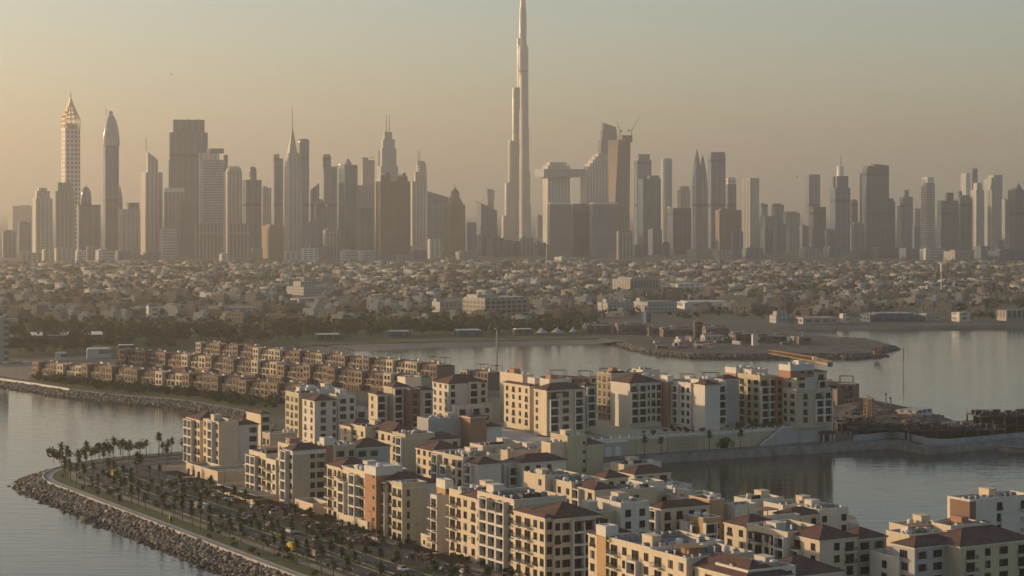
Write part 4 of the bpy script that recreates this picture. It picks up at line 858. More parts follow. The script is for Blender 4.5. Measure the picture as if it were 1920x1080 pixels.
def clutter(r, x0, x1, y0, y1, z, dens=1.0):
    w_, l_ = x1-x0, y1-y0
    if w_ < 4 or l_ < 4: return
    g = prand
    if w_*l_ > 60 and g.random() < .85:                               # stair room with its own parapet
        sw, sl, sh = g.uniform(2.6, 4), g.uniform(3, 5), g.uniform(2.2, 3.0); cx, cyy = g.uniform(x0+sw/2+.3, x1-sw/2-.3), g.uniform(y0+sl/2+l_*.25, y1-sl/2-.2) if l_*.75 > sl+.5 else (y0+y1)/2
        mb = MB(); mb.box(cx-sw/2, cx+sw/2, cyy-sl/2, cyy+sl/2, z-.05, z+sh); mb.box(cx-sw/2-.12, cx+sw/2+.12, cyy-sl/2-.12, cyy+sl/2+.12, z+sh, z+sh+.25); mb.build('stair_room', PL[g.choice(('white','white','cream','white','cream','orange'))], r)
    n_ = int(w_*l_/17*dens)
    k = 0
    nx = max(1, int(w_/2.5)); row = g.uniform(y0+.9, y0+l_*.5)
    for i in range(nx):
        if k < n_ and g.random() < .8: put_copy(AC, r, (x0+1.3+i*2.4 if x0+1.3+i*2.4 < x1-1 else x1-1.2, row+g.uniform(-.15,.15), z), g.choice((0, 0, 3.14))); k += 1
    if l_ > 9:
        row = g.uniform(y0+l_*.6, y1-1)
        for i in range(nx):
            if g.random() < .6*dens: put_copy(AC, r, (x0+1.3+i*2.4 if x0+1.3+i*2.4 < x1-1 else x1-1.2, row, z), 0)
    for i in range(g.choice((0, 1, 2, 3))): put_copy(TANK, r, (g.uniform(x0+1.2, x1-1.2), g.uniform(y0+1.2, y1-1.2), z), 0)
    if g.random() < .6: put_copy(DISH, r, (g.uniform(x0+1, x1-1), g.uniform(y0+1, y1-1), z), g.uniform(0, 1))
    mb = MB()                                                         # ducts and pipes lying on the screed
    for i in range(g.choice((1, 2, 3))):
        yy = g.uniform(y0+.5, y1-.5); mb.box(x0+.4, x0+w_*g.uniform(.5, .9), yy-.14, yy+.14, z+.1, z+g.uniform(.3, .5))
    xx = g.uniform(x0+.5, x1-.5); mb.box(xx-.25, xx+.25, y0+.5, y0+l_*.8, z+.15, z+.6); mb.build('roof_duct', MET, r, kind='stuff')
    if w_*l_ > 90 and g.random() < .7:
        ww = min(w_*.5, 6); mb = MB(); yy = g.uniform(y0+1, y0+l_*.4); xx = g.uniform(x0, x1-ww)
        mb.box(xx, xx+ww, yy-.1, yy+.1, z, z+1.9); mb.box(xx-.1, xx+.1, yy-.1, yy+2.6, z, z+1.9); mb.build('plant_screen', [DARKP, PL['tan']][g.random() < .4], r)

def town_corner(px, py, z):
    d = F*(HC-z)/(py-YH); return wt((px-960)/F*d, d)
def y_at(X, px): k = (px-960)/F; return X*(CT-k*ST)/(ST+k*CT)
def x_at(Y, px): k = (px-960)/F; return Y*(ST+k*CT)/(CT-k*ST)
GTOWN = 'apartment blocks of the waterfront town'
VC = [0]
def building(label, vols, zb=LZ, name='apartment_block', group=GTOWN):
    """vols: dicts c=(px,py) of the near top corner, z top level, a/b = photo columns where the two faces end (or ay/bw metres), wall, roof, A/B face patterns"""
    first = vols[0]; X0, Y0 = town_corner(*first['c'], first['z']); wx, wy = tw(X0, Y0)
    r = empty(name, (wx, wy, zb), TH, label=label, cat='apartment building', group=group)
    for v in vols:
        VC[0] += 1; eps = (VC[0] % 7)*.004
        X, Y = town_corner(*v['c'], v['z']); L = v['ay'] if 'ay' in v else y_at(X, v['a']) - Y; W = v['bw'] if 'bw' in v else x_at(Y, v['b']) - X
        x0, y0 = X - X0 + eps, Y - Y0 + eps; x1, y1 = x0 + W, y0 + L; z1 = v['z'] - zb; z0 = v.get('z0', zb) - zb; roof = v.get('roof', 'flat'); wall = PL[v.get('wall', 'cream')]
        v['box'] = (r, x0, x1, y0, y1, z0, z1)
        mb = MB()
        if roof == 'hip':
            mb.box(x0, x1, y0, y1, z0 - .5, z1); mb.build('wall', wall, r)
            c = MB(); c.box(x0-.28, x1+.28, y0-.28, y1+.28, z1-.42-eps, z1-.02); c.build('cornice', TRIM, r)
            h = MB(); a, b, hh = hip(h, x0, x1, y0, y1, z1, .5, v.get('pitch', .42)); o = h.build('roof', TILE, r)
            rg_ = MB(); ridge(a, b, z1+.02, [], rg_); rg_.tube((*a, z1+hh), (*b, z1+hh), .16, 5)
            for p in ((x0-.5,y0-.5),(x1+.5,y0-.5),(x1+.5,y1+.5),(x0-.5,y1+.5)):
                q = min((a, b), key=lambda t: (t[0]-p[0])**2+(t[1]-p[1])**2); rg_.tube((*p, z1), (*q, z1+hh), .14, 4)
            rg_.build('ridge_tiles', TILE, r)
            top = z1
        else:
            ph = v.get('par', 1.0); rt = z1 - ph
            mb.box(x0, x1, y0, y1, z0 - .5, rt)
            t = .28
            mb.box(x0, x1, y0, y0+t, rt, z1); mb.box(x0, x1, y1-t, y1, rt, z1); mb.box(x0, x0+t, y0+t, y1-t, rt, z1); mb.box(x1-t, x1, y0+t, y1-t, rt, z1); mb.build('wall', wall, r)
            s_ = MB(); s_.box(x0+t, x1-t, y0+t, y1-t, rt-.2, rt+.02); s_.build('flat_roof', ROOFC, r)
            c = MB(); k = .09
            for (a0, a1, b0, b1) in ((x0-k, x1+k, y0-k, y0+t+k), (x0-k, x1+k, y1-t-k, y1+k), (x0-k, x0+t+k, y0+t+k, y1-t-k), (x1-t-k, x1+k, y0+t+k, y1-t-k)): c.box(a0, a1, b0, b1, z1, z1+.16)
            c.build('coping', TRIM, r); top = rt
            if v.get('band'): bm = MB(); bm.box(x0-.12, x1+.12, y0-.12, y1+.12, rt-.55, rt-.3); bm.build('string_course', TRIM, r)
            if v.get('kit', 1): clutter(r, x0+.6, x1-.6, y0+.6, y1-.6, rt+.03, v.get('kit', 1))
        if v.get('cap'): c = MB(); c.box(x0-.15, x1+.15, y0-.15, y1+.15, top-1.5, top+ (1.0 if roof != 'hip' else -.45) - .05); c.build('cap_band', TRIM, r)
        H = top - z0 - (.5 if roof == 'hip' else .25); nf = max(1, int(round(H/FH - .12))); zf = z0 + max(0, H - nf*FH)
        skip = v.get('skip', 0)
        for face, pat, ln in (('A', v.get('A', ''), y1-y0), ('B', v.get('B', ''), x1-x0)):
            if not pat: continue
            tot = sum(BW[ch] for ch in pat); k = ln/tot; pos = 0
            for ch in pat:
                w_ = BW[ch]*k; u_ = pos + w_/2; pos += w_
                if ch == '.': continue
                for fl in range(skip, nf):
                    c2 = ch
                    if fl == 0 and zb == LZ and ch == 'b': c2 = 'd'
                    if ch in 'wd' and prand.random() < .14: c2 = 'd' if ch == 'w' else 'w'
                    if ch == 'W' and prand.random() < .12: c2 = 'S'
                    if ch == 'L' and fl == nf-1 and prand.random() < .25: c2 = 'b'
                    p = PROT[c2]; p = p[0] if len(p) == 1 or prand.random() < .72 else p[1]
                    sx = min(1.25, max(.6, w_/BW[ch]))
                    if face == 'A': put_copy(p, r, (x0, y1-u_, zf+fl*FH), -math.pi/2, sx)
                    else: put_copy(p, r, (x0+u_, y0, zf+fl*FH), 0, sx)
        if 'perg' in v: px0, px1, py0, py1 = v['perg']; pergola(r, x0+px0, x0+px1, y0+py0, y0+py1, top+.03)
        if 'terr' in v:                                              # slatted shade over the top floor balcony
            side, a0, a1 = v['terr']
            if side == 'A': pergola(r, x0-1.9, x0-.15, y1-a1, y1-a0, zf+(nf-1)*FH, 2.7, 'balcony_shade')
            else: pergola(r, x0+a0, x0+a1, y0-1.9, y0-.15, zf+(nf-1)*FH, 2.7, 'balcony_shade')
    return r
def V(cx, cy, z, a=None, b=None, wall='cream', roof='flat', A='', B='', **k):
    d = dict(c=(cx, cy), z=z, wall=wall, roof=roof, A=A, B=B, **k)
    if a is not None: d['a'] = a
    if b is not None: d['b'] = b
    if a is None and 'ay' not in k: d['ay'] = 12
    if b is None and 'bw' not in k: d['bw'] = 13
    return d
# front row along the seaside road
building('cream block with a blank tan gable at the far end of the seaside row', [
    V(410, 792, 23.2, 381, 447, 'cream', A='wWLw', kit=1.3), V(375, 787.5, 22.3, 350, None, 'cream', 'hip', 'LLdw', bw=11), V(447.3, 797, 21.4, None, 484, 'white', 'hip', B='.W', ay=13),
    V(489, 777, 21, None, 507, 'cream', 'hip', B='W', ay=15), V(408, 885, 7.6, 379, 486, 'cream', kit=0, par=.6, A='..n.'), V(378, 876, 7.6, 349, None, 'cream', A='ddd', bw=8, kit=0)])
building('white and tan block with stepped terraces beside an orange stair tower', [
    V(549, 845, 23.4, 532, 610, 'tan', 'hip', 'Lw', '..wW', skip=0, cap=1), V(506, 814, 22.6, 492, 557, 'tan', A='dw', kit=.6), V(499, 852, 18.5, 467, None, 'cream', A='LLdb', bw=14, kit=.4, perg=(1, 8, 2, 9)),
    V(517, 864, 17.2, 499, 532, 'white', A='bw', kit=.3), V(541, 834, 23.6, 521, None, 'cream', bw=9, kit=.5, A='wd'), V(608, 822, 25.8, 600, 626, 'orange', cap=1, kit=.2),
    V(626.4, 836, 21.8, None, 668, 'yellow', B='Ww', ay=14), V(668.4, 840, 20.6, None, 731, 'grey', 'hip', B='WW.', ay=11)])
building('low planted podium with a garden terrace between the first two seaside blocks', [V(482, 931, 6.4, 407, None, 'cream', bw=15, kit=0, A='n.n.n.n')], name='garden_podium')
building('low podium with shrubs before the orange striped seaside block', [V(587, 946, 8, 553, 622, 'cream', kit=0, A='n.nn')], name='garden_podium')
building('cream seaside block split by a flush orange tower with a yellow end wall', [
    V(754, 907, 21.4, 735, 800, 'yellow', A='dd', B='.w....', band=1), V(640, 877, 21.5, 613, None, 'cream', 'hip', 'bwd', bw=12), V(684, 885, 22.0, 640, None, 'cream', A='LdLb', bw=15, band=1),
    V(705, 877, 24.6, 684, None, 'orange', A='.n', bw=9, cap=1, kit=.2), V(735, 902, 20.8, 709, None, 'cream', 'hip', 'bLd', bw=12, terr=('A', 1, 8)), V(800.3, 906, 20.6, None, 823, 'white', 'hip', ay=9), V(689, 979, 7.2, 635, None, 'cream', bw=3.5, kit=0, A='dwdw')])
building('long cream seaside block with hipped roofs and an ochre tower at its far end', [
    V(1022, 971, 21.5, 964, 1038, 'cream', 'hip', 'bbww', 'w', skip=0), V(819, 930, 20, 807, None, 'white', A='b', bw=9, kit=.2), V(817, 1009, 7, 789, 830, 'cream', kit=0, A='nd'), V(835, 901, 24.2, 819, 849, 'ochre', cap=1, kit=.2, B='b'),
    V(865, 922, 22.6, 842, None, 'cream', A='bd', bw=15), V(895, 935, 21.8, 865, None, 'cream', 'hip', 'wd', bw=13), V(964, 938, 24, 895, None, 'cream', A='dLLLd', bw=17, band=1, terr=('A', 6, 14), kit=1.4),
    V(1038.3, 973, 21.2, None, 1125, 'cream', 'hip', B='wWLLw', ay=15, terr=('B', 6, 15)), V(1118, 961, 19, None, 1164, 'yellow', B='W.', ay=12), V(1164.3, 944, 21.4, None, 1217, 'white', B='ww', ay=13, kit=1.4)])
building('nearest cream block with an ochre tower and a cluttered roof, cut by the bottom edge', [
    V(1220, 1028, 20.5, 1140, None, 'cream', A='bwLw', bw=22, kit=1.5), V(1119, 1003, 20, 1103, None, 'cream', 'hip', 'w', bw=10), V(1136, 988, 23.2, 1119, 1158, 'ochre', cap=1, kit=.2, B='b'),
    V(1287, 1048, 20.3, 1220, None, 'cream', A='bwd', bw=20, kit=1.5, perg=(2, 8, 3, 9)), V(1400, 1086, 18.6, 1286, None, 'cream', 'hip', 'dbww', bw=13), V(1402.5, 1071, 20, None, 1492, 'white', ay=13, B='wWw', kit=1.3), V(1477, 1082, 17.4, None, 1580, 'cream', 'hip', B='WwW', ay=15)])
# second row, three to four storeys
building('cream four storey block with a blank yellow gable in the second row', [
    V(760, 815, 17.5, 735, 815, 'yellow', A='dL', band=1, kit=1.3), V(658, 800, 17, 637, None, 'cream', 'hip', 'w', bw=13), V(685, 801, 17.8, 658, None, 'cream', A='Wd', bw=14), V(735, 812, 16.8, 685, None, 'cream', 'hip', 'Lddw', bw=13)])
building('blank grey plant block beside a square orange tower', [
    V(803, 786, 20.2, 782, 865, 'grey', kit=.7), V(882, 782, 21, 865, 912, 'orange', 'hip', pitch=.2), V(912.4, 801, 16.4, None, 941, 'white', 'hip', ay=11, B='..'), V(808, 825, 15, None, 862, 'cream', 'hip', B='www', ay=10)])
building('cream three storey block with brown hipped corner in the middle of the second row', [
    V(897, 871, 15.5, 868, 940, 'white', 'hip', 'L', '...'), V(812, 846, 16, 780, None, 'cream', 'hip', 'dww', bw=13), V(868, 858, 17, 812, None, 'cream', A='LLwd', bw=15, band=1, kit=1.4)])
building('low terrace wing with a long tiled roof behind the brown hipped corner', [V(978, 868, 14.6, None, 1062, 'white', 'hip', ay=10, B='www.'), V(945, 870, 14, None, 978, 'white', B='L', ay=9, kit=1.2), V(952, 846, 14.2, None, 1030, 'cream', ay=10, kit=1.6), V(905, 836, 15.4, None, 985, 'cream', ay=10, kit=1.6)])
building('tall windowless yellow stair block above the second row roofs', [V(1064, 818, 21.3, 1032, 1100, 'yellow', B='..n', kit=.6), V(1032, 831, 19, 1015, None, 'cream', bw=9, kit=.4), V(1100.4, 834, 17.8, None, 1131, 'yellow', 'hip', ay=11)])
building('cream block with a red hipped corner just behind the longest seaside block', [
    V(1115, 919, 15, 1072, 1155, 'cream', 'hip', 'Ld', '...'), V(1022, 893, 17, 982, None, 'cream', A='.w', bw=13, kit=1.4), V(1072, 906, 16, 1022, None, 'cream', A='Www', bw=14, kit=1.5), V(1155.4, 920, 14.2, None, 1232, 'yellow', ay=11, B='ww.', kit=1.4)])
building('cluster of low cream roofs stepping down to the basin', [
    V(1190, 890, 13.2, None, 1258, 'cream', 'hip', B='wwL', ay=10), V(1135, 897, 14, None, 1178, 'cream', 'hip', B='ww', ay=9), V(1205, 905, 15.2, None, 1245, 'white', ay=8, kit=1.4), V(1205.5, 923.5, 12, None, 1262, 'yellow', B='WW', ay=9, kit=.8), V(1260, 912, 10, None, 1298, 'white', B='Lw', ay=9, kit=.7), V(1170, 872, 12.4, None, 1240, 'cream', ay=9, kit=1.3)])
building('block with one long straight tiled roof and an ochre gable end', [V(1240, 954, 14, 1217, 1330, 'cream', 'hip', 'L', 'ddww'), V(1330.4, 938, 15, None, 1358, 'ochre', ay=11, kit=.4), V(1288, 979, 10.4, None, 1318, 'white', B='L', ay=4, kit=0), V(1318.5, 972, 12, None, 1352, 'ochre', B='Ln', ay=8, kit=.4)])
building('low flat roofs crowded with cooling units by the basin', [V(1378, 948, 13.2, 1358, 1420, 'white', kit=2.2), V(1408, 938, 12.2, None, 1470, 'white', ay=9, kit=2), V(1282, 933, 11.2, None, 1352, 'cream', ay=10, kit=2), V(1420, 972, 13.6, 1410, 1500, 'cream', kit=1.8, perg=(2, 9, 2, 7))])
building('cream second row block with a broad red hip over its yellow corner', [
    V(1537, 1013, 14.5, 1477, 1607, 'cream', 'hip', 'Lw', '.wb'), V(1400, 988, 14, 1358, None, 'cream', 'hip', 'dw', bw=12), V(1477, 999, 15.2, 1400, None, 'cream', A='wbwdL', bw=15, terr=('A', 4, 12), kit=1.6), V(1607.4, 1011, 13.4, None, 1662, 'tan', 'hip', B='WW', ay=10)])
building('white parapeted block at the water edge with a small red roof', [V(1537, 956, 12.2, None, 1591, 'white', B='w.w', ay=11, kit=1.6), V(1482, 968, 11, None, 1540, 'cream', 'hip', ay=8, B='ww'), V(1468, 948, 12, None, 1540, 'white', ay=10, kit=2)])
building('long pale blue grey and yellow block under one red roof at the east bottom corner', [
    V(1715, 1027, 14, 1674, 1800, 'grey', 'hip', 'W', 'SWS'), V(1686, 1046, 10.6, 1631, 1716, 'white', A='w', kit=0, B='d'), V(1800.4, 1025, 14.1, None, 1935, 'yellow', 'hip', B='bwWb', ay=15)])
building('flat roofed terrace block with lit parapets behind the east corner roof', [V(1706, 988, 12, 1667, 1772, 'cream', kit=1.6), V(1705, 1004, 12.5, 1661, 1770, 'cream', kit=1.2, perg=(3, 10, 2, 7)), V(1783, 987, 12.6, 1747, 1850, 'cream', kit=1.6), V(1785, 999, 13.4, 1768, 1802, 'ochre', kit=.3)])
building('white stepped villa block with a tall slatted brown screen by the basin', [V(1819, 938, 17.2, None, 1935, 'white', ay=10, B='..d.b', kit=1.2), V(1818, 941, 16.8, 1781, None, 'brown', bw=2.5, kit=0), V(1878, 964, 12.2, 1848, 1935, 'white', kit=.5), V(1790, 986, 10.2, None, 1852, 'cream', 'hip', ay=8, B='ww')])
# back row west of the podium
building('white five storey block with a red hip behind the far seaside block', [
    V(590, 752, 23, 567, 631, 'white', 'hip', 'ww', '.W.w'), V(560, 738, 25, 535, None, 'yellow', A='WdW', bw=9, kit=.6), V(634, 741, 24, None, 667, 'white', B='Ww', ay=11), V(631.4, 766, 18, None, 685, 'white', B='LWL', ay=9, kit=.5), V(575, 728, 26, None, 600, 'orange', ay=7, cap=1, kit=.2), V(598, 731, 25.5, None, 640, 'white', ay=8, kit=.8)])
building('pale five storey block with brown recess and corner loggias near the light mast', [
    V(841, 720, 26, 811, 914, 'white', 'hip', 'www', 'w.Lw'), V(705, 739, 22, 691, 722, 'cream', 'hip', 'w', 'L'), V(736, 726, 25, 719, 768, 'yellow', 'hip', '', 'Lw'), V(768.4, 730, 24.3, None, 788, 'brown', B='d', ay=9, kit=.3), V(788.4, 732, 23.6, None, 812, 'cream', 'hip', B='L', ay=9), V(852, 761, 17.4, 847, 922, 'white', B='LLw', kit=.4), V(760, 708, 26.5, None, 790, 'white', ay=8, kit=.8)])
PZ = 10.0
GP = 'apartment blocks standing on the quay podium'
def pod(*a, **k): return building(*a, zb=PZ, group=GP, **k)
pod('podium block with two red hips and deep white balconies at the west end', [
    V(1025, 732, 28.5, 1001, 1096, 'cream', 'hip', 'w.', 'LWL', terr=('B', 1, 9)), V(993, 724, 28.7, 945, 1003, 'cream', 'hip', 'wdwd'), V(980, 703, 31, 937, 1000, 'cream', kit=1.3), V(1096.4, 724, 28.8, None, 1117, 'cream', 'hip', B='L', ay=12), V(1030, 712, 31, None, 1072, 'white', ay=8, kit=1.5), V(1003, 709, 30.5, None, 1017, 'orange', ay=6, cap=1, kit=0)])
scf = pod('building wrapped in scaffolding behind the podium blocks', [V(1146, 701, 31, 1120, 1205, 'tan', kit=1.3, A='www'), V(1205.4, 694, 32, None, 1236, 'white', ay=9, kit=1)])
pod('podium block with a blank sunlit side wall and one long red hip', [V(1181, 719, 29.2, 1145, 1240, 'white', 'hip', '', 'LLwwd'), V(1200, 706, 30.5, None, 1232, 'white', ay=7, kit=1.3)])
pod('podium block with stepped glazed terraces and an orange stair tower', [
    V(1295, 719, 29.6, 1262, 1362, 'white', A='Lww', B='LLL', kit=1.2), V(1252, 705, 32, 1240, 1262, 'orange', kit=.2, cap=1), V(1322, 722, 29.8, None, 1350, 'white', 'hip', ay=8), V(1310, 712, 31.4, None, 1340, 'white', ay=6, kit=.8)])
pod('yellow podium block with a blank grey side wing', [V(1425, 705, 31.6, 1383, 1455, 'yellow', A='bwW', B='LL', kit=1.2), V(1356, 711, 30.2, 1340, 1386, 'grey', 'hip'), V(1455.4, 707, 31, None, 1468, 'orange', ay=9, B='w', kit=0), V(1380, 690, 33, None, 1412, 'orange', ay=8, cap=1, kit=.4), V(1412, 694, 32.6, None, 1440, 'white', ay=8, kit=.6)])
pod('tallest podium block at the east end with an orange penthouse', [
    V(1493, 731, 26.2, 1467, 1558, 'yellow', A='wW', B='.d.LL', kit=0), V(1494, 699, 33.0, 1468, 1550, 'white', 'hip', 'w', 'W.L', z0=25.3, pitch=.2), V(1482, 685, 37, 1461, 1526, 'orange', z0=32, cap=1, kit=.4, A='', B='.ww')])
# scaffold on the wrapped building
rt, x0, x1, y0, y1, z0, z1 = [None]*7
for o in CH[scf.name]:
    if o.name.startswith('wall'):
        xs = [v.co for v in o.data.vertices]; x0, y0, y1, z1 = min(c.x for c in xs), min(c.y for c in xs), max(c.y for c in xs), max(c.z for c in xs); break
mb = MB()
for i in range(int((y1-y0)/2)+1):
    for xx in (-.4, -1.3): mb.tube((x0+xx, y0+i*2, 0), (x0+xx, y0+i*2, z1+1), .06, 4)
for k in range(int(z1/1.7)):
    for xx in (-.4, -1.3): mb.tube((x0+xx, y0, 1.7*(k+1)), (x0+xx, y1, 1.7*(k+1)), .06, 4)
    if k % 2: mb.box(x0-1.35, x0-.35, y0, y1, 1.7*k+1.6, 1.7*k+1.66)
mb.build('scaffolding', simple('scaffold', (.42,.30,.17), .6), scf)
# the podium and its quay wall
def tbox(name, X0, X1, Y0, Y1, z0, z1, mat, **k):
    x, y = tw(X0, Y0); o = MB().box(0, X1-X0, 0, Y1-Y0, z0-LZ, z1-LZ).build(name, mat, **k); o.location = (x, y, LZ); o.rotation_euler = (0, 0, TH); return o
PY0 = 708.0; pxa, pxm, pxe = x_at(PY0, 1100), x_at(PY0, 1176), x_at(PY0, 1558.5)
x, y = tw(pxm, PY0); pr = empty('podium', (x, y, LZ), TH, label='long yellow and blue grey quay podium with stairs carrying the apartment blocks', cat='podium')
pe = x_at(PY0, 1458) - pxm; pz = PZ - LZ
MB().box(0, pe, 0, 92, -1, pz-.02).build('wall', PL['yellow'], pr); MB().box(pe, pxe-pxm, -.6, 92, -1, pz).build('wall', PL['grey'], pr); MB().box(pxa-pxm-40, 0, -.3, 92, -1, pz-1.2).build('wall', PL['grey'], pr)
mb = MB(); mb.box(-60, pe, -.25, .25, pz-1.0, pz+.25); mb.box(pe, pxe-pxm, -.85, -.35, pz, pz+.5); mb.build('coping', TRIM, pr)
mb = MB(); n_ = 14
for i in range(n_): mb.box(pe-11+i*.85, pe-11+(i+1)*.85, -2.4, -.02, -.5, .5*(i+1))
mb.build('stair', PL['grey'], pr)
mb = MB(); mb.box(pe-9.6, pe+.6, -2.7, -2.4, -.5, .3); q = MB()
for i in range(n_): q.box(pe-11+i*.85, pe-11+(i+1)*.85, -2.62, -2.4, .5*(i+1), .5*(i+1)+.9)
q.build('stair_balustrade', TRIM, pr)
for i in range(3):
    a = MB(); cx = -14 + i*4.6; a.add([(cx-1.5, -.36, 0), (cx+1.5, -.36, 0)] + [(cx+1.5*math.cos(t*.3927), -.36, 2.6+1.5*math.sin(t*.3927)) for t in range(9)], [tuple(range(11))]); a.build('blind_arch', TRIM, pr)
for i in range(36): MB().box(-52+i*4.4, -51.6+i*4.4, -.2, .2, pz+.25, pz+1.25).build('terrace_post', TRIM, pr)
mb = MB(); mb.box(-52, pe, -.06, .06, pz+1.0, pz+1.1); mb.box(-52, pe, -.04, .04, pz+.6, pz+.66); mb.build('terrace_rail', RAIL, pr)
aw = x_at(PY0, 1358) - pxm; a = MB(); a.prism([(aw-2.6,-1.9),(aw+2.6,-1.9),(aw+2.6,-.05),(aw-2.6,-.05)], 3.1, 3.2, q=[(aw-2.6,-1.9,-.1),(aw+2.6,-1.9,-.1),(aw+2.6,-.05,.9),(aw-2.6,-.05,.9)]); a.build('awning', simple('awning_red', (.32,.025,.02), .8), pr)
d = MB(); d.box(aw-2, aw+2, -.08, -.02, 0, 3); d.build('shopfront', GLASS, pr)
e = x_at(PY0, 1545) - pxm; MB().box(e-3.2, e+3, -4, -.65, 3.4, 4.6).build('canopy', DARKP, pr)
for xx in (e-3, e+2.8): MB().box(xx-.35, xx+.35, -3.8, -3.1, -.3, 3.4).build('canopy_pillar', PL['grey'], pr)
MB().box(e-2.4, e+2.2, -.68, -.62, 0, 3.2).build('shopfront', GLASS, pr)
sx = x_at(PY0, 1276) - pxm; mb = MB()
for i in range(8):
    for yy in (-.5, -1.5): mb.tube((sx-7+i*2.1, yy, 0), (sx-7+i*2.1, yy, 6.4), .05, 4)
for k in range(4):
    for yy in (-.5, -1.5): mb.tube((sx-7, yy, 1.6*(k+1)), (sx+7.7, yy, 1.6*(k+1)), .05, 4)
o = mb.build('scaffold_frame', simple('scaffold_grey', (.25,.21,.16), .6)); o.location = (x, y, LZ); o.rotation_euler = (0, 0, TH); tag(o, 'open scaffold frame standing against the yellow podium wall', 'scaffold')

# ------------------------------------------------------------------ rows of townhouses on the spit behind
def townhouse(seed, ca, cb, roof_frame):
    g = random.Random(seed); r = empty('townhouse'); W = 21.0
    mb = MB(); mb.box(0, W, 2.2, 14, -1, 9.6); mb.box(5.6, 15, 1.2, 2.2, -1, 6.6); mb.build('wall', PL[ca], r)
    MB().box(0, 5.6, 0, 6, -1, 10.5).build('wall', PL[cb], r); MB().box(15.0, W-.02, .9, 8, -1, 10.3).build('wall', PL[cb if g.random() < .6 else 'pink'], r)
    h = MB(); hip(h, 0, W, 2.2, 14, 9.6, .4, .22); h.build('roof', TILE, r)
    c = MB(); c.box(-.15, 5.75, -.15, 6.15, 10.5, 10.75); c.box(14.85, W+.1, .75, 8.1, 10.3, 10.55); c.build('coping', PL[cb], r)
    t = MB(); t.box(-.1, 6.2, -2.4, 0, -1, 3.3); t.build('terrace', PL['peach'], r); t = MB(); t.box(14.6, W, -1.6, .9, -1, 3.2); t.build('terrace', PL['peach'], r)
    for x0, n_, y in ((.5, 4, -2.4), (15, 4, -1.6)):
        for i in range(n_): MB().box(x0+i*1.45, x0+i*1.45+.75, y-.06, y, -.2, 2.5).build('arch_opening', GLASS, r)
    for z in (3.4, 6.7):
        for x, y, ch in ((1.6, 0, 'w'), (4.0, 0, 'w'), (7.2, 1.2 if z < 6 else 2.2, 'd'), (9.6, 1.2 if z < 6 else 2.2, 'd'), (12.6, 1.2 if z < 6 else 2.2, 'b'), (16.6, .9, 'w'), (19.2, .9, 'd')): put_copy(PROT[ch][0], r, (x, y, z), 0)
        for yy in (3.2, 6.4): put_copy(PROT['w'][0], r, (0, yy, z), -math.pi/2)
    for x in (7.2, 10, 13): put_copy(PROT['d'][0], r, (x, 1.2, .2), 0)
    mb = MB(); mb.box(8.5, 11, 8, 10, 10.4, 12.0)
    if seed in (3, 5): mb.build('stair_room', PL[cb], r)
    mb = MB(); [mb.box(x, x+g.uniform(.8, 2), y, y+g.uniform(.8, 1.6), 9.6, g.uniform(10.6, 11.6)) for x, y in [(g.uniform(2, 18), g.uniform(5, 12)) for k in range(5)]]; mb.build('roof_plant', MET, r, kind='stuff')
    if roof_frame:
        pergola(r, 2, 8, 9.4, 13, 10.0, 3.6, n=4); pergola(r, 14, 19, 9.4, 13, 10.0, 3.6, n=4)
    r.location = (0, -900, -60); return r
THP = [townhouse(1, 'mauve', 'peach', 0), townhouse(2, 'pink', 'peach', 0), townhouse(3, 'mauve', 'pink', 0), townhouse(4, 'tan', 'cream', 0), townhouse(5, 'pink', 'tan', 1), townhouse(6, 'mauve', 'pink', 1)]
TDESC = ['mauve and peach', 'rose walled', 'mauve and pink', 'tan and cream', 'rose and tan', 'dull mauve']
used_th = set()
def throw(a, b, n_, kinds, where, group, z=LZ, gap=()):
    (xa, ya), (xb, yb) = gp(*a, z), gp(*b, z); ang = math.atan2(yb-ya, xb-xa); L = math.hypot(xb-xa, yb-ya); sc = L/n_/21.0
    for i in range(n_):
        if i in gap: continue
        k = kinds[i % len(kinds)]; p = THP[k]; o = copy_tree(p) if k in used_th else p; used_th.add(k)
        o.location = (xa+(xb-xa)*i/n_, ya+(yb-ya)*i/n_, z); o.rotation_euler = (0, 0, ang); j = prand.uniform(.92, 1.06); o.scale = (sc*.995, 1, j)
        o.location.x += -math.sin(ang)*prand.uniform(-1, 1); o.location.y += math.cos(ang)*prand.uniform(-1, 1)
        ords = ('first', 'second', 'third', 'fourth', 'fifth', 'sixth', 'seventh', 'eighth', 'ninth', 'tenth', 'eleventh', 'twelfth', 'thirteenth', 'fourteenth')
        tag(o, '%s townhouse, %s from the west in the %s' % (TDESC[k], ords[i], where), 'townhouse', group)
throw((61, 709.5), (560, 759.5), 10, (0, 3, 1, 0, 2, 3, 1, 2, 0, 1), 'row along the rock wall', 'townhouses along the rock wall')
throw((222, 684), (770, 741), 12, (0, 2, 1, 3, 0, 2, 3, 1), 'middle row', 'townhouses of the middle row')
throw((366, 669), (915, 731), 13, (4, 0, 5, 3, 4, 5), 'row beside the lagoon', 'townhouses beside the lagoon', gap=(11,))
throw((1012, 741), (1604, 760), 6, (5, 4, 5, 4, 5, 4), 'row showing behind the podium blocks', 'townhouses behind the podium blocks')
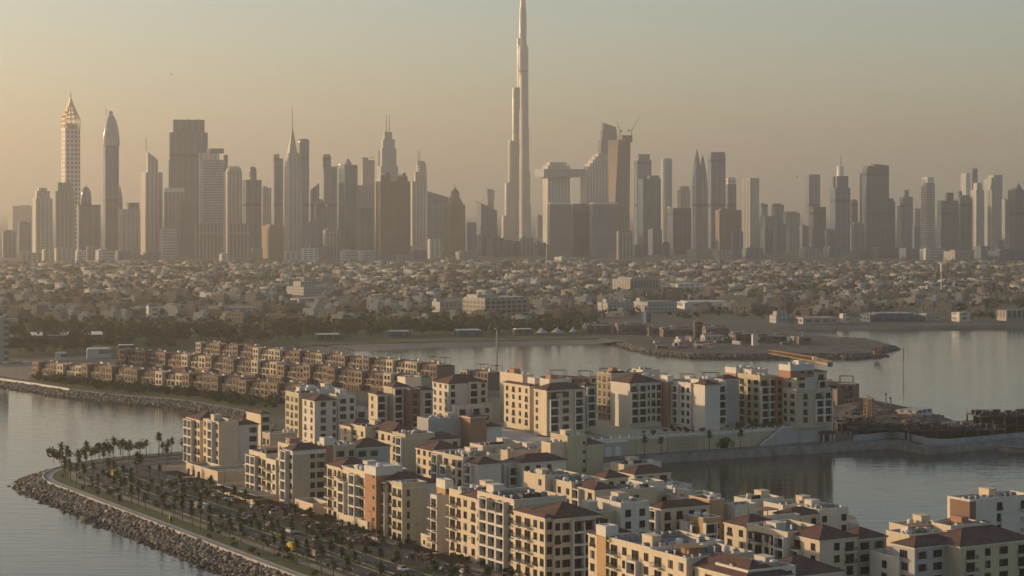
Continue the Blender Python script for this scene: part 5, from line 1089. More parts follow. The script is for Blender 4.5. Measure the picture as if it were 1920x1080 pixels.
# ------------------------------------------------------------------ seaside road, lawns, parking
def band(name, o0, o1, z, mat, y_end=250.0, **k):
    A = corner_path(o0, y_end=y_end); B = corner_path(o1, y_end=y_end); return strip(name, A, B, z, z, mat, **k)
Z = LZ
band('sea_path', .2, 3.4, Z + .10, M['concrete'], kind='structure')
band('lawn', 3.4, 22, Z + .04, M['lawn'], kind='structure')
band('footpath', 9.6, 12.4, Z + .09, M['paving'], kind='structure')
band('road', 15.5, 22.5, Z + .10, M['asphalt'], kind='structure')
band('median', 22.5, 25.5, Z + .06, M['lawn'], kind='structure')
band('road', 25.5, 32.5, Z + .10, M['asphalt'], kind='structure')
band('verge', 32.5, 36.5, Z + .06, M['lawn'], kind='structure')
KERB = M['concrete']
def kerb(o, z0=Z, h=.16, wd=.3):
    A = corner_path(o, y_end=250); B = corner_path(o + wd, y_end=250); n_ = len(A)
    V_ = [(x, y, z0) for x, y in A] + [(x, y, z0+h) for x, y in A] + [(x, y, z0+h) for x, y in B] + [(x, y, z0) for x, y in B]
    Fc = []
    for i in range(n_-1):
        for r_ in range(3): Fc.append((r_*n_+i, r_*n_+i+1, (r_+1)*n_+i+1, (r_+1)*n_+i))
    return npmesh('kerb', V_, Fc, KERB, kind='structure')
for o_ in (15.2, 22.5, 25.2, 32.5): kerb(o_)
sw = npmesh('sea_wall', *(lambda A, B: ([(x, y, Z-1) for x, y in A] + [(x, y, Z+.5) for x, y in A] + [(x, y, Z+.5) for x, y in B] + [(x, y, Z) for x, y in B], [(r_*len(A)+i, r_*len(A)+i+1, (r_+1)*len(A)+i+1, (r_+1)*len(A)+i) for r_ in range(3) for i in range(len(A)-1)]))(corner_path(-.35, y_end=250), corner_path(.15, y_end=250)), M['concrete'], label='low pale concrete parapet along the rock slope of the promenade', cat='wall')
prnd = random.Random(3)
PAINT = simple('road_paint', (.55, .53, .50), .8)
mb = MB()
for o_ in (19, 29):
    L_ = resample(corner_path(o_, y_end=250), 3.0)
    for i in range(0, len(L_)-1, 3):
        a, b = Vector(L_[i]), Vector(L_[i+1]); t = (b-a).normalized(); nrm = Vector((-t.y, t.x))*.08; mb.add([(*(a-nrm), Z+.112), (*(b-nrm), Z+.112), (*(b+nrm), Z+.112), (*(a+nrm), Z+.112)], [(0,1,2,3)])
mb.build('lane_markings', PAINT, kind='structure')
def tsheet(name, X0, X1, Y0, Y1, z, mat, **k): return sheet(name, [tw(X0, Y0), tw(X1, Y0), tw(X1, Y1), tw(X0, Y1)], z, mat, **k)
tsheet('parking_lot', 268.5, 279, 300, 775, Z + .08, M['asphalt'], kind='structure')
tsheet('pavement', 279, 300, 300, 770, Z + .10, M['paving'], kind='structure')
sheet('courtyard', [tw(300, 300), tw(300, 705), gp(1165, 866, Z)] + basin[:-2] + [tw(520, 300)], Z + .05, M['paving'], kind='structure')
tsheet('building_plot', 279, 330, 770.5, 788, Z + .055, M['dirt'], kind='structure')
tsheet('side_road', 300, 360, 740, 750, Z + .12, M['asphalt'], kind='structure')
mb = MB()
for k in range(0, 110): mb.box(0, 5, -.06, .06, 0, .012); 
mb = MB()
for k in range(110):
    x, y = 269.2, 330 + k*4.0; p = [tw(x, y-.06), tw(x+5.2, y-.06), tw(x+5.2, y+.06), tw(x, y+.06)]; mb.add([(*q, Z+.094) for q in p], [(0,1,2,3)])
mb.build('bay_markings', PAINT, kind='structure')
sheet('garden_lawn', [gp(x, y, Z) for x, y in ((60, 710), (520, 757), (540, 775), (512, 783), (470, 772.5), (420, 762.5), (345, 750), (200, 738), (65, 719))], Z + .05, M['lawn'], kind='structure')
strip('path', [gp(x, y, Z) for x, y in ((-60, 701), (0, 709.5), (65, 718.5), (130, 729), (200, 738), (345, 749.5), (420, 762), (470, 772))], [gp(x, y, Z) for x, y in ((-60, 702.5), (0, 711), (65, 720), (130, 730.5), (200, 739.5), (345, 751), (420, 763.5), (470, 773.5))], Z + .12, Z + .12, M['concrete'], kind='structure')
for i in range(54):
    t_ = prnd.random(); A, B = [((62, 704), (520, 748)), ((240, 680), (760, 733))][i % 2]; px, py = A[0]+(B[0]-A[0])*t_, A[1]+(B[1]-A[1])*t_
    x, y = gp(px, py, Z); plant(prnd.choice(TREES), x+11, y+11, Z, prnd.uniform(.45, .8), 'leafy tree in the lane between the townhouse rows', 'tree', 'trees between the townhouse rows')
for i in range(46):
    t_ = prnd.random(); px, py = 80+440*t_, np.interp(80+440*t_, (60, 200, 345, 520), (716, 733, 745, 768)) + prnd.uniform(-3, 4)
    x, y = gp(px, py, Z); plant(prnd.choice(TREES), x, y, Z, prnd.uniform(.3, .62), 'small leafy tree on the lawn between the far rock slope and the townhouses', 'tree', 'trees on the townhouse lawn')
# quay promenade before the podium
strip('quay_promenade', [tuple(p) for p in quay[1:]], offset(quay[1:], -11), Z + .06, Z + .06, M['quay'], kind='structure')
def wallstrip(line, wd, z0, z1, name, mat, **k):
    A = line; B = offset(line, wd); n_ = len(A); V_ = [(x, y, z0) for x, y in A] + [(x, y, z1) for x, y in A] + [(x, y, z1) for x, y in B] + [(x, y, z0) for x, y in B]
    return npmesh(name, V_, [(r_*n_+i, r_*n_+i+1, (r_+1)*n_+i+1, (r_+1)*n_+i) for r_ in range(3) for i in range(n_-1)], mat, **k)
wallstrip([(x, y-.12) for x, y in quay[1:]], -1.0, -1, Z + .35, 'quay_wall', M['quay'], label='pale concrete quay wall along the far side of the basin', cat='quay')
mb = MB()
for a, b in zip(quay[1:], quay[2:]):
    pass
L_ = resample(offset(quay[1:], -1.2), 2.2)
for i, p in enumerate(L_[:-1]):
    if p[0] > 250: continue
    mb.tube((*p, Z), (*p, Z+1.05), .05, 4)
    for h in (.55, 1.05): mb.tube((*p, Z+h), (*L_[i+1], Z+h), .035, 3, cap=False)
mb.build('quay_railing', RAIL, label='thin dark railing along the top of the quay wall', cat='railing')

# ------------------------------------------------------------------ palms, trees and shrubs by the road
prnd = random.Random(3); random.seed(8)
def tp(o_, Y): X = 232 + o_; return tw(X, Y)
def rowpts(o_, step, y0, y1=None):
    P = resample(corner_path(o_, y_end=250), step); return [p for p in P if wt(*p)[1] > y0 and (wt(*p)[0] < 345)]
for o_, st, lab, grp in ((7.2, 9.0, 'palm on the grass between the sea path and the footpath', 'palms between the sea path and the footpath'), (13.8, 8.6, 'palm on the kerb strip between the footpath and the seaside road', 'palms along the kerb of the seaside road'), (24.1, 9.2, 'palm on the grassed median of the seaside road', 'palms on the road median'), (34.6, 9.4, 'palm on the verge between the seaside road and the parking', 'palms on the parking verge')):
    for p in rowpts(o_, st, 420):
        if prnd.random() < .12 or (wt(*p)[1] > 764 and o_ > 10 and prnd.random() < .7): continue
        plant(prnd.choice(PALMS), p[0]+prnd.uniform(-.5, .5), p[1]+prnd.uniform(-.5, .5), Z, prnd.uniform(.62, .92), lab, 'palm', grp)
for i, (px, py) in enumerate(((112, 868), (100, 866), (130, 862), (158, 860), (178, 857), (196, 855), (204, 854), (226, 853), (240, 851), (262, 850))):
    plant(TREES[i % 4], *gp(px, py, Z), Z, prnd.uniform(.5, .72), 'bushy tree on the point where the promenade turns the corner', 'tree', 'trees on the promenade point')
for px, py in ((162, 864), (186, 862), (213, 861), (243, 860), (274, 857), (298, 854), (322, 851), (343, 852), (126, 868), (115, 872)):
    plant(prnd.choice(PALMS), *gp(px, py, Z), Z, prnd.uniform(.8, 1.08), 'tall palm standing against the water on the promenade point', 'palm', 'tall palms on the promenade point')
def shrubs(n_, region, lab, grp, sc=(.7, 1.5), z=Z):
    for i in range(n_):
        x, y = region(); plant(prnd.choice(SHRUB), x, y, z, prnd.uniform(*sc), lab, 'shrub', grp)
shrubs(110, lambda: tw(232+prnd.choice((4.6, 8.6, 13.2, 14.4, 23.4, 24.6, 33.6, 35.4))+prnd.uniform(-.7, .7), prnd.uniform(440, 760)), 'low dark shrub in the planted strips beside the seaside road', 'shrubs beside the seaside road', (.5, 1.0))
shrubs(26, lambda: tw(prnd.uniform(288, 299), prnd.uniform(665, 690)), 'leafy shrub in the garden before the far seaside blocks', 'garden shrubs before the far blocks', (.8, 1.8))
shrubs(14, lambda: tw(prnd.uniform(284, 295), prnd.uniform(596, 612)), 'leafy shrub on the ground beside the planted podium', 'shrubs by the planted podium', (.9, 1.7))
shrubs(24, lambda: tw(prnd.uniform(281, 284.2), prnd.uniform(420, 600)), 'clipped shrub at the foot of the nearer seaside blocks', 'shrubs at the foot of the nearer blocks', (.6, 1.1))
shrubs(32, lambda: tw(prnd.uniform(478, 545), prnd.uniform(710, 722)), 'potted green shrub on the podium terrace', 'shrubs on the podium terrace', (.5, 1.2), PZ)
shrubs(80, lambda: ((lambda t: (lambda A, B: (A[0]+(B[0]-A[0])*t+prnd.uniform(-3, 3), A[1]+(B[1]-A[1])*t-prnd.uniform(5, 12)))(gp(62, 709.5, Z), gp(520, 755, Z)))(prnd.random())), 'green hedge bush in the gardens before the rock wall townhouses', 'garden bushes of the townhouses', (.9, 2.6))
for px, py in ((437, 850), (551, 851), (1209, 856), (1240, 854), (1330, 849), (1389, 846)):
    if px > 1000: plant(PALMS[(px//7) % 4], *gp(px, py-1.5, Z), Z, .95, 'palm standing on the quay in front of the podium wall', 'palm', 'palms on the quay')
for px, py in ((1040, 1092), (1362, 850)): plant(TREES[3], *gp(px, py-2, Z), Z, .7, 'bright green street tree below the red cornered seaside block' if px < 1200 else 'small tree beside the red awning on the quay', 'tree')
TER = simple('planter_terracotta', (.22, .085, .05), .8)
def planter():
    r = empty('planter'); mb = MB(); mb.lathe([(.45, 0), (.75, 1.1), (.85, 1.15), (.7, 1.2), (.6, 1.05)], n=12); mb.build('pot', TER, r)
    rg2 = np.random.default_rng(4); P, N = crown_pts(rg2, 60, .9, 1.6, 1.2, 4); V_, F_ = leafquads(P, N, .5, rg2); npmesh('foliage', V_, F_, LEAF[0], parent=r); return r
pl0 = planter(); first = True
for Y in (655, 651, 632, 628, 606, 602, 571, 567, 548, 544, 520, 516, 512, 490, 486, 470, 466):
    o = pl0 if first else copy_tree(pl0); first = False
    o.location = (*tw(280.4 + prnd.uniform(-.4, .4), Y), Z); tag(o, 'big terracotta pot with a bush on the pavement of the seaside row', 'planter', 'terracotta pots on the pavement')

# ------------------------------------------------------------------ parking shades, lamps, cars
def shade_frame():
    r = empty('parking_shade'); L = 17.0
    for y in [k*3.4 for k in range(6)]:
        for x in (0, 5.2): MB().box(x-.07, x+.07, y-.07, y+.07, 0, 3.1).build('post', RAIL, r)
    mb = MB()
    for x in (0, 5.2): mb.box(x-.06, x+.06, -.3, L+.3, 3.1, 3.28)
    mb.build('beam', RAIL, r); s_ = MB(); n_ = 26
    for i in range(n_): y = -.2 + i*(L+.4)/n_; s_.box(-.6, 5.8, y, y+.10, 3.28, 3.42)
    s_.build('shade_slats', WOODP, r); return r
sh0 = shade_frame(); first = True
for i, Y in enumerate((432, 452, 500, 520, 560, 585, 605, 625, 645, 665, 690, 712)):
    o = sh0 if first else copy_tree(sh0); first = False; o.location = (*tw(270.2, Y), Z + .08); o.rotation_euler = (0, 0, TH)
    tag(o, 'dark slatted car park shade on thin posts, one of the line beside the seaside row', 'parking shade', 'slatted shades over the parking')
def lamp():
    r = empty('street_lamp'); MB().tube((0,0,0), (0,0,8.5), .09, 6, r2=.06).build('pole', RAIL, r); mb = MB(); mb.tube((-1.3,0,8.3), (1.3,0,8.3), .05, 4); mb.build('arm', RAIL, r)
    for x in (-1.4, 1.4): MB().box(x-.35, x+.35, -.14, .14, 8.22, 8.36).build('lamp_head', MET, r)
    return r
lp0 = lamp(); first = True
def putlamp(x, y, rz, lab, grp, z=Z):
    global first
    o = lp0 if first else copy_tree(lp0); first = False; o.location = (x, y, z); o.rotation_euler = (0, 0, rz); return tag(o, lab, 'street lamp', grp)
for p in rowpts(24.0, 26, 410): putlamp(p[0]+.6, p[1], TH, 'thin double armed lamp post on the median among the palms', 'lamp posts on the median')
for Y in range(420, 760, 30): putlamp(*tw(279.3, Y), TH, 'thin double armed lamp post at the back of the parking', 'lamp posts of the parking')
for px in (1192, 1251, 1320, 1376, 1410, 1455, 1500, 1545): putlamp(*gp(px, np.interp(px, (1170, 1235, 1440, 1640), (857, 852, 840, 829)), Z), TH, 'thin lamp post on the quay before the podium', 'lamp posts on the quay')
for px in (30, 95, 160, 225, 290): putlamp(*gp(px, np.interp(px, (0, 345), (709, 749)), Z), .7, 'thin lamp post on the path above the far rock wall', 'lamp posts above the far rock wall')
def paint(name, c): return simple('car_' + name, c, .25, .2, .7)
CARC = {'white': paint('white', (.62,.61,.58)), 'silver': paint('silver', (.32,.32,.31)), 'black': paint('black', (.018,.018,.02)), 'red': paint('red', (.22,.02,.018)), 'blue': paint('blue', (.03,.05,.12)), 'beige': paint('beige', (.36,.31,.24)), 'yellow': paint('yellow', (.55,.38,.04))}
TYRE = simple('tyre', (.015,.015,.015), .9); LITE = simple('car_lamp', (.5,.48,.44), .2)
def car(suv):
    r = empty('parked_car'); h = 1.25 if suv else .95; rt = 1.85 if suv else 1.45; w_ = .9
    side = [(-2.25,.35),(-2.3,.75),(-2.1,h-.1),(-1.2 if not suv else -2.1,h),(1.0,h),(1.15,h-.02),(2.1,h-.18),(2.3,.7),(2.25,.35)]
    def ext(prof, w1, mb, m=0, w2=None):
        n_ = len(prof); v = [(x, -w1, z) for x, z in prof] + [(x, w1, z) for x, z in prof]; mb.add(v, [tuple(range(n_)), tuple(range(2*n_-1, n_-1, -1))] + [(i, i+n_, (i+1) % n_+n_, (i+1) % n_) for i in range(n_)], m)
    mb = MB(); ext(side, w_, mb); body = mb.build('body', CARC['white'], r)
    g = MB(); a, b = (-2.15, -1.75) if suv else (-1.75, -1.05); v = [(a,-.82,h),(1.05,-.82,h),(1.05,.82,h),(a,.82,h),(b,-.66,rt),(.25,-.66,rt),(.25,.66,rt),(b,.66,rt)]
    g.add(v, [(0,1,5,4),(1,2,6,5),(2,3,7,6),(3,0,4,7)]); g.build('windows', GLASS, r)
    MB().box(b-.03, .28, -.68, .68, rt-.02, rt+.04).build('car_roof', CARC['white'], r)
    for x in (-1.4, 1.4):
        for y in (-.82, .82):
            t = MB(); t.tube((x, y-.1, .33), (x, y+.1, .33), .33, 12); wv = t.build('wheel', TYRE, r)
            q = MB(); q.tube((x, y-.115, .33), (x, y+.115, .33), .19, 8); q.build('rim', MET, wv)
    for y in (-.62, .62): MB().box(2.24, 2.32, y-.2, y+.2, .62, .8).build('headlight', LITE, r); MB().box(-2.33, -2.25, y-.18, y+.18, .7, .88).build('tail_light', CARC['red'], r)
    return r
CARS = [car(0), car(1)]; usedc = set()
def recol(o, mat):
    for c in CH[o.name]:
        if c.name.split('.')[0] in ('body', 'car_roof'): c.data = c.data.copy() if False else c.data; c.material_slots[0].link = 'OBJECT'; c.material_slots[0].material = mat
def putcar(x, y, rz, colr, kind, lab, grp=None, s=1.0, name=None):
    p = CARS[kind]; o = copy_tree(p) if p.name in usedc else p; usedc.add(p.name)
    o.location = (x, y, Z + .1); o.rotation_euler = (0, 0, rz); o.scale = (s, s, s); recol(o, CARC[colr]); return tag(o, lab, 'car', grp)
AX = TH + math.pi/2                        # along the road
for px, py, colr, kind, lab in ((388, 925, 'white', 0, 'white car parked nearest the garden wall of the far seaside block'), (404, 932, 'silver', 0, 'silver car a little nearer than the white car by the garden wall'), (437, 942, 'white', 0, 'white car in the row before the second seaside block'),
        (340, 915, 'black', 1, 'black off-road car below the far seaside block'), (320, 908, 'black', 0, 'dark saloon at the far end of the parking'), (606, 983, 'white', 0, 'white car half under the parking shade by the planted podium'), (640, 1000, 'silver', 1, 'silver off-road car at the open end of the parking'),
        (611, 1003, 'red', 0, 'dark red car at the parking corner'), (692, 1010, 'white', 0, 'white saloon below the orange tower'), (706, 1015, 'white', 1, 'white off-road car just in front of the white saloon'), (872, 1077, 'white', 0, 'white car at the bottom edge below the long seaside block'),
        (456, 975, 'beige', 0, 'sand coloured car driving among the road palms'), (545, 1000, 'white', 1, 'white off-road car behind the median palms'), (508, 988, 'silver', 0, 'silver car beside the median palms'), (335, 926, 'black', 0, 'black car parked by the dirt plot')):
    putcar(*gp(px, py, Z), AX + (0 if kind else math.pi) if 'park' not in lab else TH, colr, kind, lab)
k_ = 0
for Y in range(425, 735, 4):
    if prnd.random() < .42:
        c_ = prnd.choice(('white','white','silver','black','beige','blue','red')); putcar(*tw(272.8+prnd.uniform(-.3,.3), Y+prnd.uniform(-.3,.3)), TH + prnd.choice((0, math.pi)), c_, prnd.choice((0, 0, 1)), '%s car parked in the shade of the slatted parking frames' % {'black':'black','white':'white','silver':'silver','beige':'beige','blue':'dark blue','red':'dark red'}[c_], 'cars under the parking shades')
for o_, n_, d_ in ((18, 3, 1), (29.5, 5, -1)):
    for i in range(n_): c_ = ('white','silver','beige','black','white')[i]; putcar(*tw(232+o_, 455+i*57+o_*2), AX + (0 if d_ > 0 else math.pi), c_, i % 2, '%s car driving on the %s carriageway of the seaside road' % (c_, 'seaward' if d_ > 0 else 'inner'), 'cars on the seaside road')
def van(label, px, py, mat, ln=6.0):
    r = empty('parked_van', (*gp(px, py, Z), Z+.1), AX, label=label, cat='van'); MB().box(-ln/2, ln/2-1.6, -1.05, 1.05, .45, 2.6).build('body', mat, r)
    c = MB(); c.prism([(ln/2-1.6,-1.0),(ln/2,-1.0),(ln/2,1.0),(ln/2-1.6,1.0)], .45, 2.2, q=[(ln/2-1.6,-1.0),(ln/2-.55,-1.0),(ln/2-.55,1.0),(ln/2-1.6,1.0)]); c.build('cab', mat, r); MB().add([(ln/2-.08,-.9,1.35),(ln/2-.08,.9,1.35),(ln/2-.5,.9,2.15),(ln/2-.5,-.9,2.15)], [(0,1,2,3)]).build('windscreen', GLASS, r)
    for x in (-ln/2+1.2, ln/2-1.2):
        for y in (-.95, .95): MB().tube((x, y-.12, .4), (x, y+.12, .4), .4, 10).build('wheel', TYRE, r)
van('white delivery van on the inner carriageway among the palms', 381, 958, CARC['white']); van('small white van just beyond the white delivery van', 372, 955, CARC['beige'], 4.6)
van('yellow lorry on the road near the promenade point', 215, 895, CARC['yellow'], 4.8); van('bright yellow van half hidden by the road palms', 548, 1033, CARC['yellow'], 4.8)
x, y = gp(320, 978, Z); bn = empty('litter_bin', (x, y, Z), TH, label='small yellow topped bin beside the footpath lawn', cat='bin'); MB().box(-.4, .4, -.4, .4, 0, 1.2).build('body', DARKP, bn); MB().box(-.45, .45, -.45, .45, 1.2, 2.0).build('lid', CARC['yellow'], bn)
for i, (px, py) in enumerate(((393, 994), (224, 940))):
    x, y = gp(px, py, Z); kb = empty('info_kiosk', (x, y, Z), TH, label=('dark upright board by the footpath near the wider lawn', 'dark upright board among the far palms of the footpath')[i], cat='kiosk'); MB().box(-.8, .8, -.2, .2, 0, 2.4).build('panel', DARKP, kb)

# ------------------------------------------------------------------ building site east of the podium
sheet('site_ground', [gp(x, y, Z) for x, y in ((1562, 800), (1570, 752), (1600, 749), (1660, 759), (1750, 778), (1785, 793), (1850, 789), (1960, 786), (1960, 816), (1737, 826), (1680, 815), (1640, 816))], Z + .07, M['dirt'], kind='structure')
HOARD = mottled('hoarding', (.25,.265,.275), (.34,.35,.355), .2, .7, world=True)
hl = resample([gp(x, y, Z) for x, y in ((1600, 828), (1632, 826), (1672, 821), (1700, 824), (1740, 834), (1775, 836), (1930, 822), (2000, 817))], 2.4)
mb = MB()
hv = []
for i, (a, b) in enumerate(zip(hl, hl[1:])):
    a, b = Vector(a), Vector(b); t = (b-a).normalized(); nn = Vector((-t.y, t.x))*.04; b2 = b - t*.06; v = [(*(a-nn), Z), (*(b2-nn), Z), (*(b2+nn), Z), (*(a+nn), Z)]; mb.add(v + [(q[0], q[1], Z+2.9) for q in v], [(4,5,6,7),(0,1,5,4),(1,2,6,5),(2,3,7,6),(3,0,4,7)])
mb.build('hoarding', HOARD, label='pale blue grey site hoarding running along the quay', cat='fence')
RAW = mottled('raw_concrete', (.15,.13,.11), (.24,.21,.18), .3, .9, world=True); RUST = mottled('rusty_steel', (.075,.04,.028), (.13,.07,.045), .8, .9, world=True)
def frame_building(label, px, py, W_, D_, nf, nx, ny, fh=4.2, rebar=True, mat=RAW):
    x, y = gp(px, py, Z); r = empty('concrete_frame', (x, y, Z), R(8), label=label, cat='unfinished building', group='raw frames on the building site')
    for k in range(nf): MB().box(0, W_, 0, D_, (k+1)*fh-.35, (k+1)*fh).build('floor_slab', mat, r)
    mb = MB(); mb.box(.5, W_-.5, D_*.55, D_*.58, 0, nf*fh-.4); mb.build('back_wall', DARKP, r)
    for k in range(nf):
        for i in range(nx):
            for j in range(ny): cx, cyy = .4+i*(W_-.8)/(nx-1), .4+j*(D_-.8)/(ny-1); MB().box(cx-.3, cx+.3, cyy-.3, cyy+.3, k*fh, (k+1)*fh-.35).build('column', mat, r)
    if rebar:
        mb = MB(); [mb.box(a_, a_+prnd.uniform(.5, 3.5), b_, b_+prnd.uniform(.4, 2), nf*fh, nf*fh+prnd.choice((.3, .5, .8, 1.2, 1.9))) for a_, b_ in [(prnd.uniform(.3, W_-4), prnd.uniform(.3, D_-2.4)) for _ in range(int(W_*D_/6))]]; mb.build('formwork_stack', DARKP, r, kind='stuff')
        mb = MB()
        for i in range(nx*2):
            for j in range(ny): cx, cyy = .4+i*(W_-.8)/(nx*2-1), .4+j*(D_-.8)/(ny-1); [mb.tube((cx+ox, cyy+oy, nf*fh), (cx+ox+prnd.uniform(-.1,.1), cyy+oy, nf*fh+prnd.uniform(1.2,2.6)), .07, 3) for ox, oy in ((-.2,-.2),(.2,.2))]
        mb.build('rebar', RUST, r)
    return r
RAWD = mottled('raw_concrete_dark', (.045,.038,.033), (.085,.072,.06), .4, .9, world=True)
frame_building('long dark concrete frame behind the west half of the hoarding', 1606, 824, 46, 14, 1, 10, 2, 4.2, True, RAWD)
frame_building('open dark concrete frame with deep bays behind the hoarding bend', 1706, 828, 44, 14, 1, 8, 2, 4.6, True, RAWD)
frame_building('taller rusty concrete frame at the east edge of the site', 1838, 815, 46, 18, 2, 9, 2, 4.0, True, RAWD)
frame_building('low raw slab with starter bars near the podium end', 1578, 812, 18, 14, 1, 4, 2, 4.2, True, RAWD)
site = [gp(x, y, Z) for x, y in ((1566, 806), (1572, 756), (1604, 752), (1662, 762), (1750, 781), (1785, 796), (1850, 792), (1975, 789), (1975, 808), (1740, 814), (1690, 806), (1640, 808))]
def inside(x, y, P):
    c = False; j = len(P)-1
    for i in range(len(P)):
        if (P[i][1] > y) != (P[j][1] > y) and x < (P[j][0]-P[i][0])*(y-P[i][1])/(P[j][1]-P[i][1])+P[i][0]: c = not c
        j = i
    return c
def edist(x, y, P): return min((lambda a, b, p: (p - (a + (b-a)*max(0, min(1, (p-a).dot(b-a)/max(1e-6, (b-a).length_squared))))).length)(Vector(P[i]), Vector(P[(i+1) % len(P)]), Vector((x, y))) for i in range(len(P)))
from mathutils import noise as mnoise
xs = [p[0] for p in site]; ys = [p[1] for p in site]; st = 1.6; nx_, ny_ = int((max(xs)-min(xs))/st)+1, int((max(ys)-min(ys))/st)+1
gv = []; gf = []
for j in range(ny_+1):
    for i in range(nx_+1):
        x, y = min(xs)+i*st, min(ys)+j*st; h = 0
        if inside(x, y, site):
            d_ = edist(x, y, site); k_m = min(1, d_/9); h = k_m*(1.6 + 3.0*max(0, mnoise.noise((x*.045, y*.045, 3))) + 1.5*mnoise.noise((x*.16, y*.16, 1)) + .8*mnoise.noise((x*.45, y*.45, 7)))
        gv.append((x, y, Z + .02 + max(0, h)))
for j in range(ny_):
    for i in range(nx_):
        q = (j*(nx_+1)+i, j*(nx_+1)+i+1, (j+1)*(nx_+1)+i+1, (j+1)*(nx_+1)+i)
        if any(inside(gv[k][0], gv[k][1], site) for k in q): gf.append(q)
npmesh('spoil_ground', gv, gf, M['dirt'], kind='structure')
sb = low('long pale site office shed by the rocky shore', 1688, 1756, 770, 784, .45, 'wwall', group='sheds on the building site'); low('grey flat shed at the east end of the site', 1860, 1935, 781, 800, .1, 'tan', group='sheds on the building site'); low('pink red roofed house at the shore end of the townhouse row', 1562, 1602, 730, 760, .2, 'brick', group='sheds on the building site')
for i, (px, py, s_) in enumerate(((1625, 778, 5), (1650, 782, 6), (1680, 788, 5), (1720, 792, 6), (1760, 798, 5), (1800, 800, 5), (1600, 790, 5), (1830, 798, 4), (1640, 772, 4), (1705, 786, 4))):
    x, y = gp(px, py, Z); rg3 = np.random.default_rng(50+i); n_ = 26; C = np.column_stack([x + rg3.normal(0, s_*.7, n_), y + rg3.normal(0, s_*.6, n_), Z + rg3.uniform(0, 1.4, n_)]); S = rg3.uniform(.5, 2.0, (n_, 3)) * np.array([1.3, 1, .7])
    V_, F_ = blobs(C, S, 60+i); npmesh('rubble_heap', V_, F_, [M['dirt'], RUST, M['rock']][i % 3:i % 3 + 1], kind='stuff')
PIPE = simple('orange_sheet', (.27, .12, .06), .7)
for i, (px, py, mt) in enumerate(((1642, 776, PIPE), (1660, 777, PIPE), (1690, 778, HOARD), (1735, 786, HOARD), (1610, 783, DARKP), (1630, 790, DARKP), (1668, 792, DARKP), (1770, 803, HOARD), (1700, 797, PIPE), (1815, 803, DARKP), (1585, 796, HOARD), (1745, 800, DARKP))):
    x, y = gp(px, py, Z); r = empty('site_container', (x, y, Z), R(prnd.uniform(-20, 50)), label='%s container lying on the building site behind the hoarding' % {PIPE: 'orange', HOARD: 'blue grey', DARKP: 'dark'}[mt], cat='container', group='containers on the building site')
    MB().box(-3, 3, -1.2, 1.2, 0, 2.5).build('body', mt, r); mb = MB(); [mb.box(-3+k*.6, -2.75+k*.6, -1.26, -1.2, .1, 2.4) for k in range(10)]; mb.build('ribs', mt, r)
x, y = gp(1626, 792, Z); oc = empty('crane_tower', (x, y, Z), TH, label='stub of an orange lattice crane tower on the building site', cat='crane'); mb = MB(); lattice(mb, (0,0,0), (0,0,13), 2.2, 8, .14); mb.build('crane_mast', ORG, oc); mb = MB(); lattice(mb, (2.6,0,0), (2.6,0,11), 1.4, 7, .1); mb.build('ladder_cage', ORG, oc)
for i, (px, h) in enumerate(((1612, 5), (1618, 4.5), (1637, 5), (1661, 7.5), (1670, 5.5))):
    x, y = gp(px, 768, Z); r = empty('steel_column', (x, y, Z), 0, label='upright bare column at the shore side of the site', cat='column', group='bare columns by the shore'); MB().tube((0,0,0), (0,0,h), .32, 6).build('shaft', RAW if i > 2 else DARKP, r); MB().box(-.45, .45, -.35, .35, h, h+.8).build('head', DARKP, r)
x, y = gp(1846, 818, Z); wl = empty('site_floodlight', (x, y, Z), 0, label='single bright white lamp shining on the building site', cat='lamp'); MB().tube((0,0,0), (0,0,3.6), .06, 5).build('pole', RAIL, wl); LM = simple('lamp_lit', (1, .97, .9), .5, emit=9); mb = MB(); mb.lathe([(.02, 3.3), (.38, 3.5), (.4, 3.8), (.02, 4.05)], n=10); mb.build('lamp_head', LM, wl)
jt = MB(); a, b = gp(1872, 846, 0), gp(1990, 852, 0); jt.prism([(a[0], a[1]), (b[0], b[1]-6), (b[0]+10, b[1]+8), (a[0]+4, a[1]+4)], -1, 2.2); jt.build('jetty', M['quay'], label='low concrete jetty ending in the basin at the east edge', cat='jetty')

wallstrip([gp(x, y, Z) for x, y in ((-60, 703.5), (0, 712), (65, 721), (130, 731.5))], .5, Z-.3, Z+.9, 'glint_wall', TRIM, label='low pale wall added for the sun glint above the far rock slope', cat='wall')  # pale wall added to carry a bright glint along the slope edge
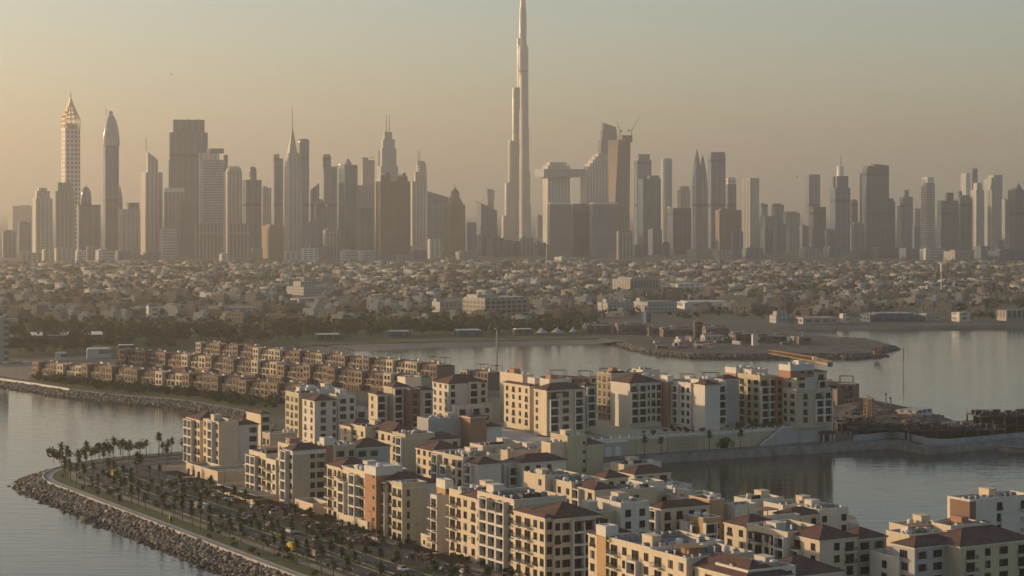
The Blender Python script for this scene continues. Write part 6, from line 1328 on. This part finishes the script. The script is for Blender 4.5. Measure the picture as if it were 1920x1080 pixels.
# ------------------------------------------------------------------ birds
BIRD = simple('bird_dark', (.03, .028, .026), .8)
def bird():
    rr = MB(); rr.lathe([(.02, -.35), (.10, -.1), (.11, .1), (.05, .32), (.01, .42)], n=8); rr.v = [(z, y, x) for x, y, z in rr.v]; body = rr.build('bird', BIRD)
    for s_ in (-1, 1):
        w2 = MB(); w2.add([(.15, 0, .05), (-.15, 0, .05), (-.22, s_*.35, .22), (.08, s_*.38, .24), (-.2, s_*.8, .12), (-.05, s_*.82, .13)], [(0,1,2,3), (3,2,4,5)]); w2.build('wing', BIRD, body)
    return body
b0 = bird(); bf = True
for px, py, D, lab in ((321, 139, 330, 'small dark bird in the open sky above the massive slab tower'), (1888, 190, 330, 'small dark bird in the sky near the east edge'), (1634, 243, 360, 'tiny bird above the slanted dark tower'), (34, 135, 400, 'tiny bird in the bright sky over the lattice crowned tower'), (1494, 332, 420, 'small bird in the gap east of the cream sided tower'), (1855, 653, 420, 'dark bird over the east bay, higher of a close pair'), (1863, 662, 420, 'dark bird over the east bay, lower of a close pair'), (1834, 626, 420, 'dark bird just off the east shore'), (1833, 757, 400, 'lone dark bird low over the east bay'), (1780, 640, 450, 'tiny pale bird over the middle of the east bay')):
    o = b0 if bf else copy_tree(b0); bf = False; D *= 1.9; o.location = ((px-960)/F*D, D, HC-(py-YH)/F*D); o.scale = (.8, .8, .8); o.rotation_euler = (R(prnd.uniform(-20, 20)), 0, prnd.uniform(0, 6.28)); tag(o, lab, 'bird', 'birds in flight')
# spare patterns that found no place
for o in list(COL.objects):
    if o.parent is None and o.location.z < -50:
        for c in CH.get(o.name, []):
            for d in CH.get(c.name, []): bpy.data.objects.remove(d)
            bpy.data.objects.remove(c)
        bpy.data.objects.remove(o)
# ------------------------------------------------------------------ haze over everything
hz, n, b = newmat('haze'); n.nodes.remove(b)
pv = n.nodes.new('ShaderNodeVolumePrincipled'); pv.inputs['Color'].default_value = (*HAZE_C, 1)
pv.inputs['Density'].default_value = HAZE_D; pv.inputs['Anisotropy'].default_value = HAZE_G
n.links.new(pv.outputs[0], n.nodes['Material Output'].inputs['Volume'])
mb = MB(); mb.box(-EXT/2 - 50, EXT/2 + 50, -2050, EXT + 50, -3.2, 905)
mb.build('haze', hz, kind='stuff')
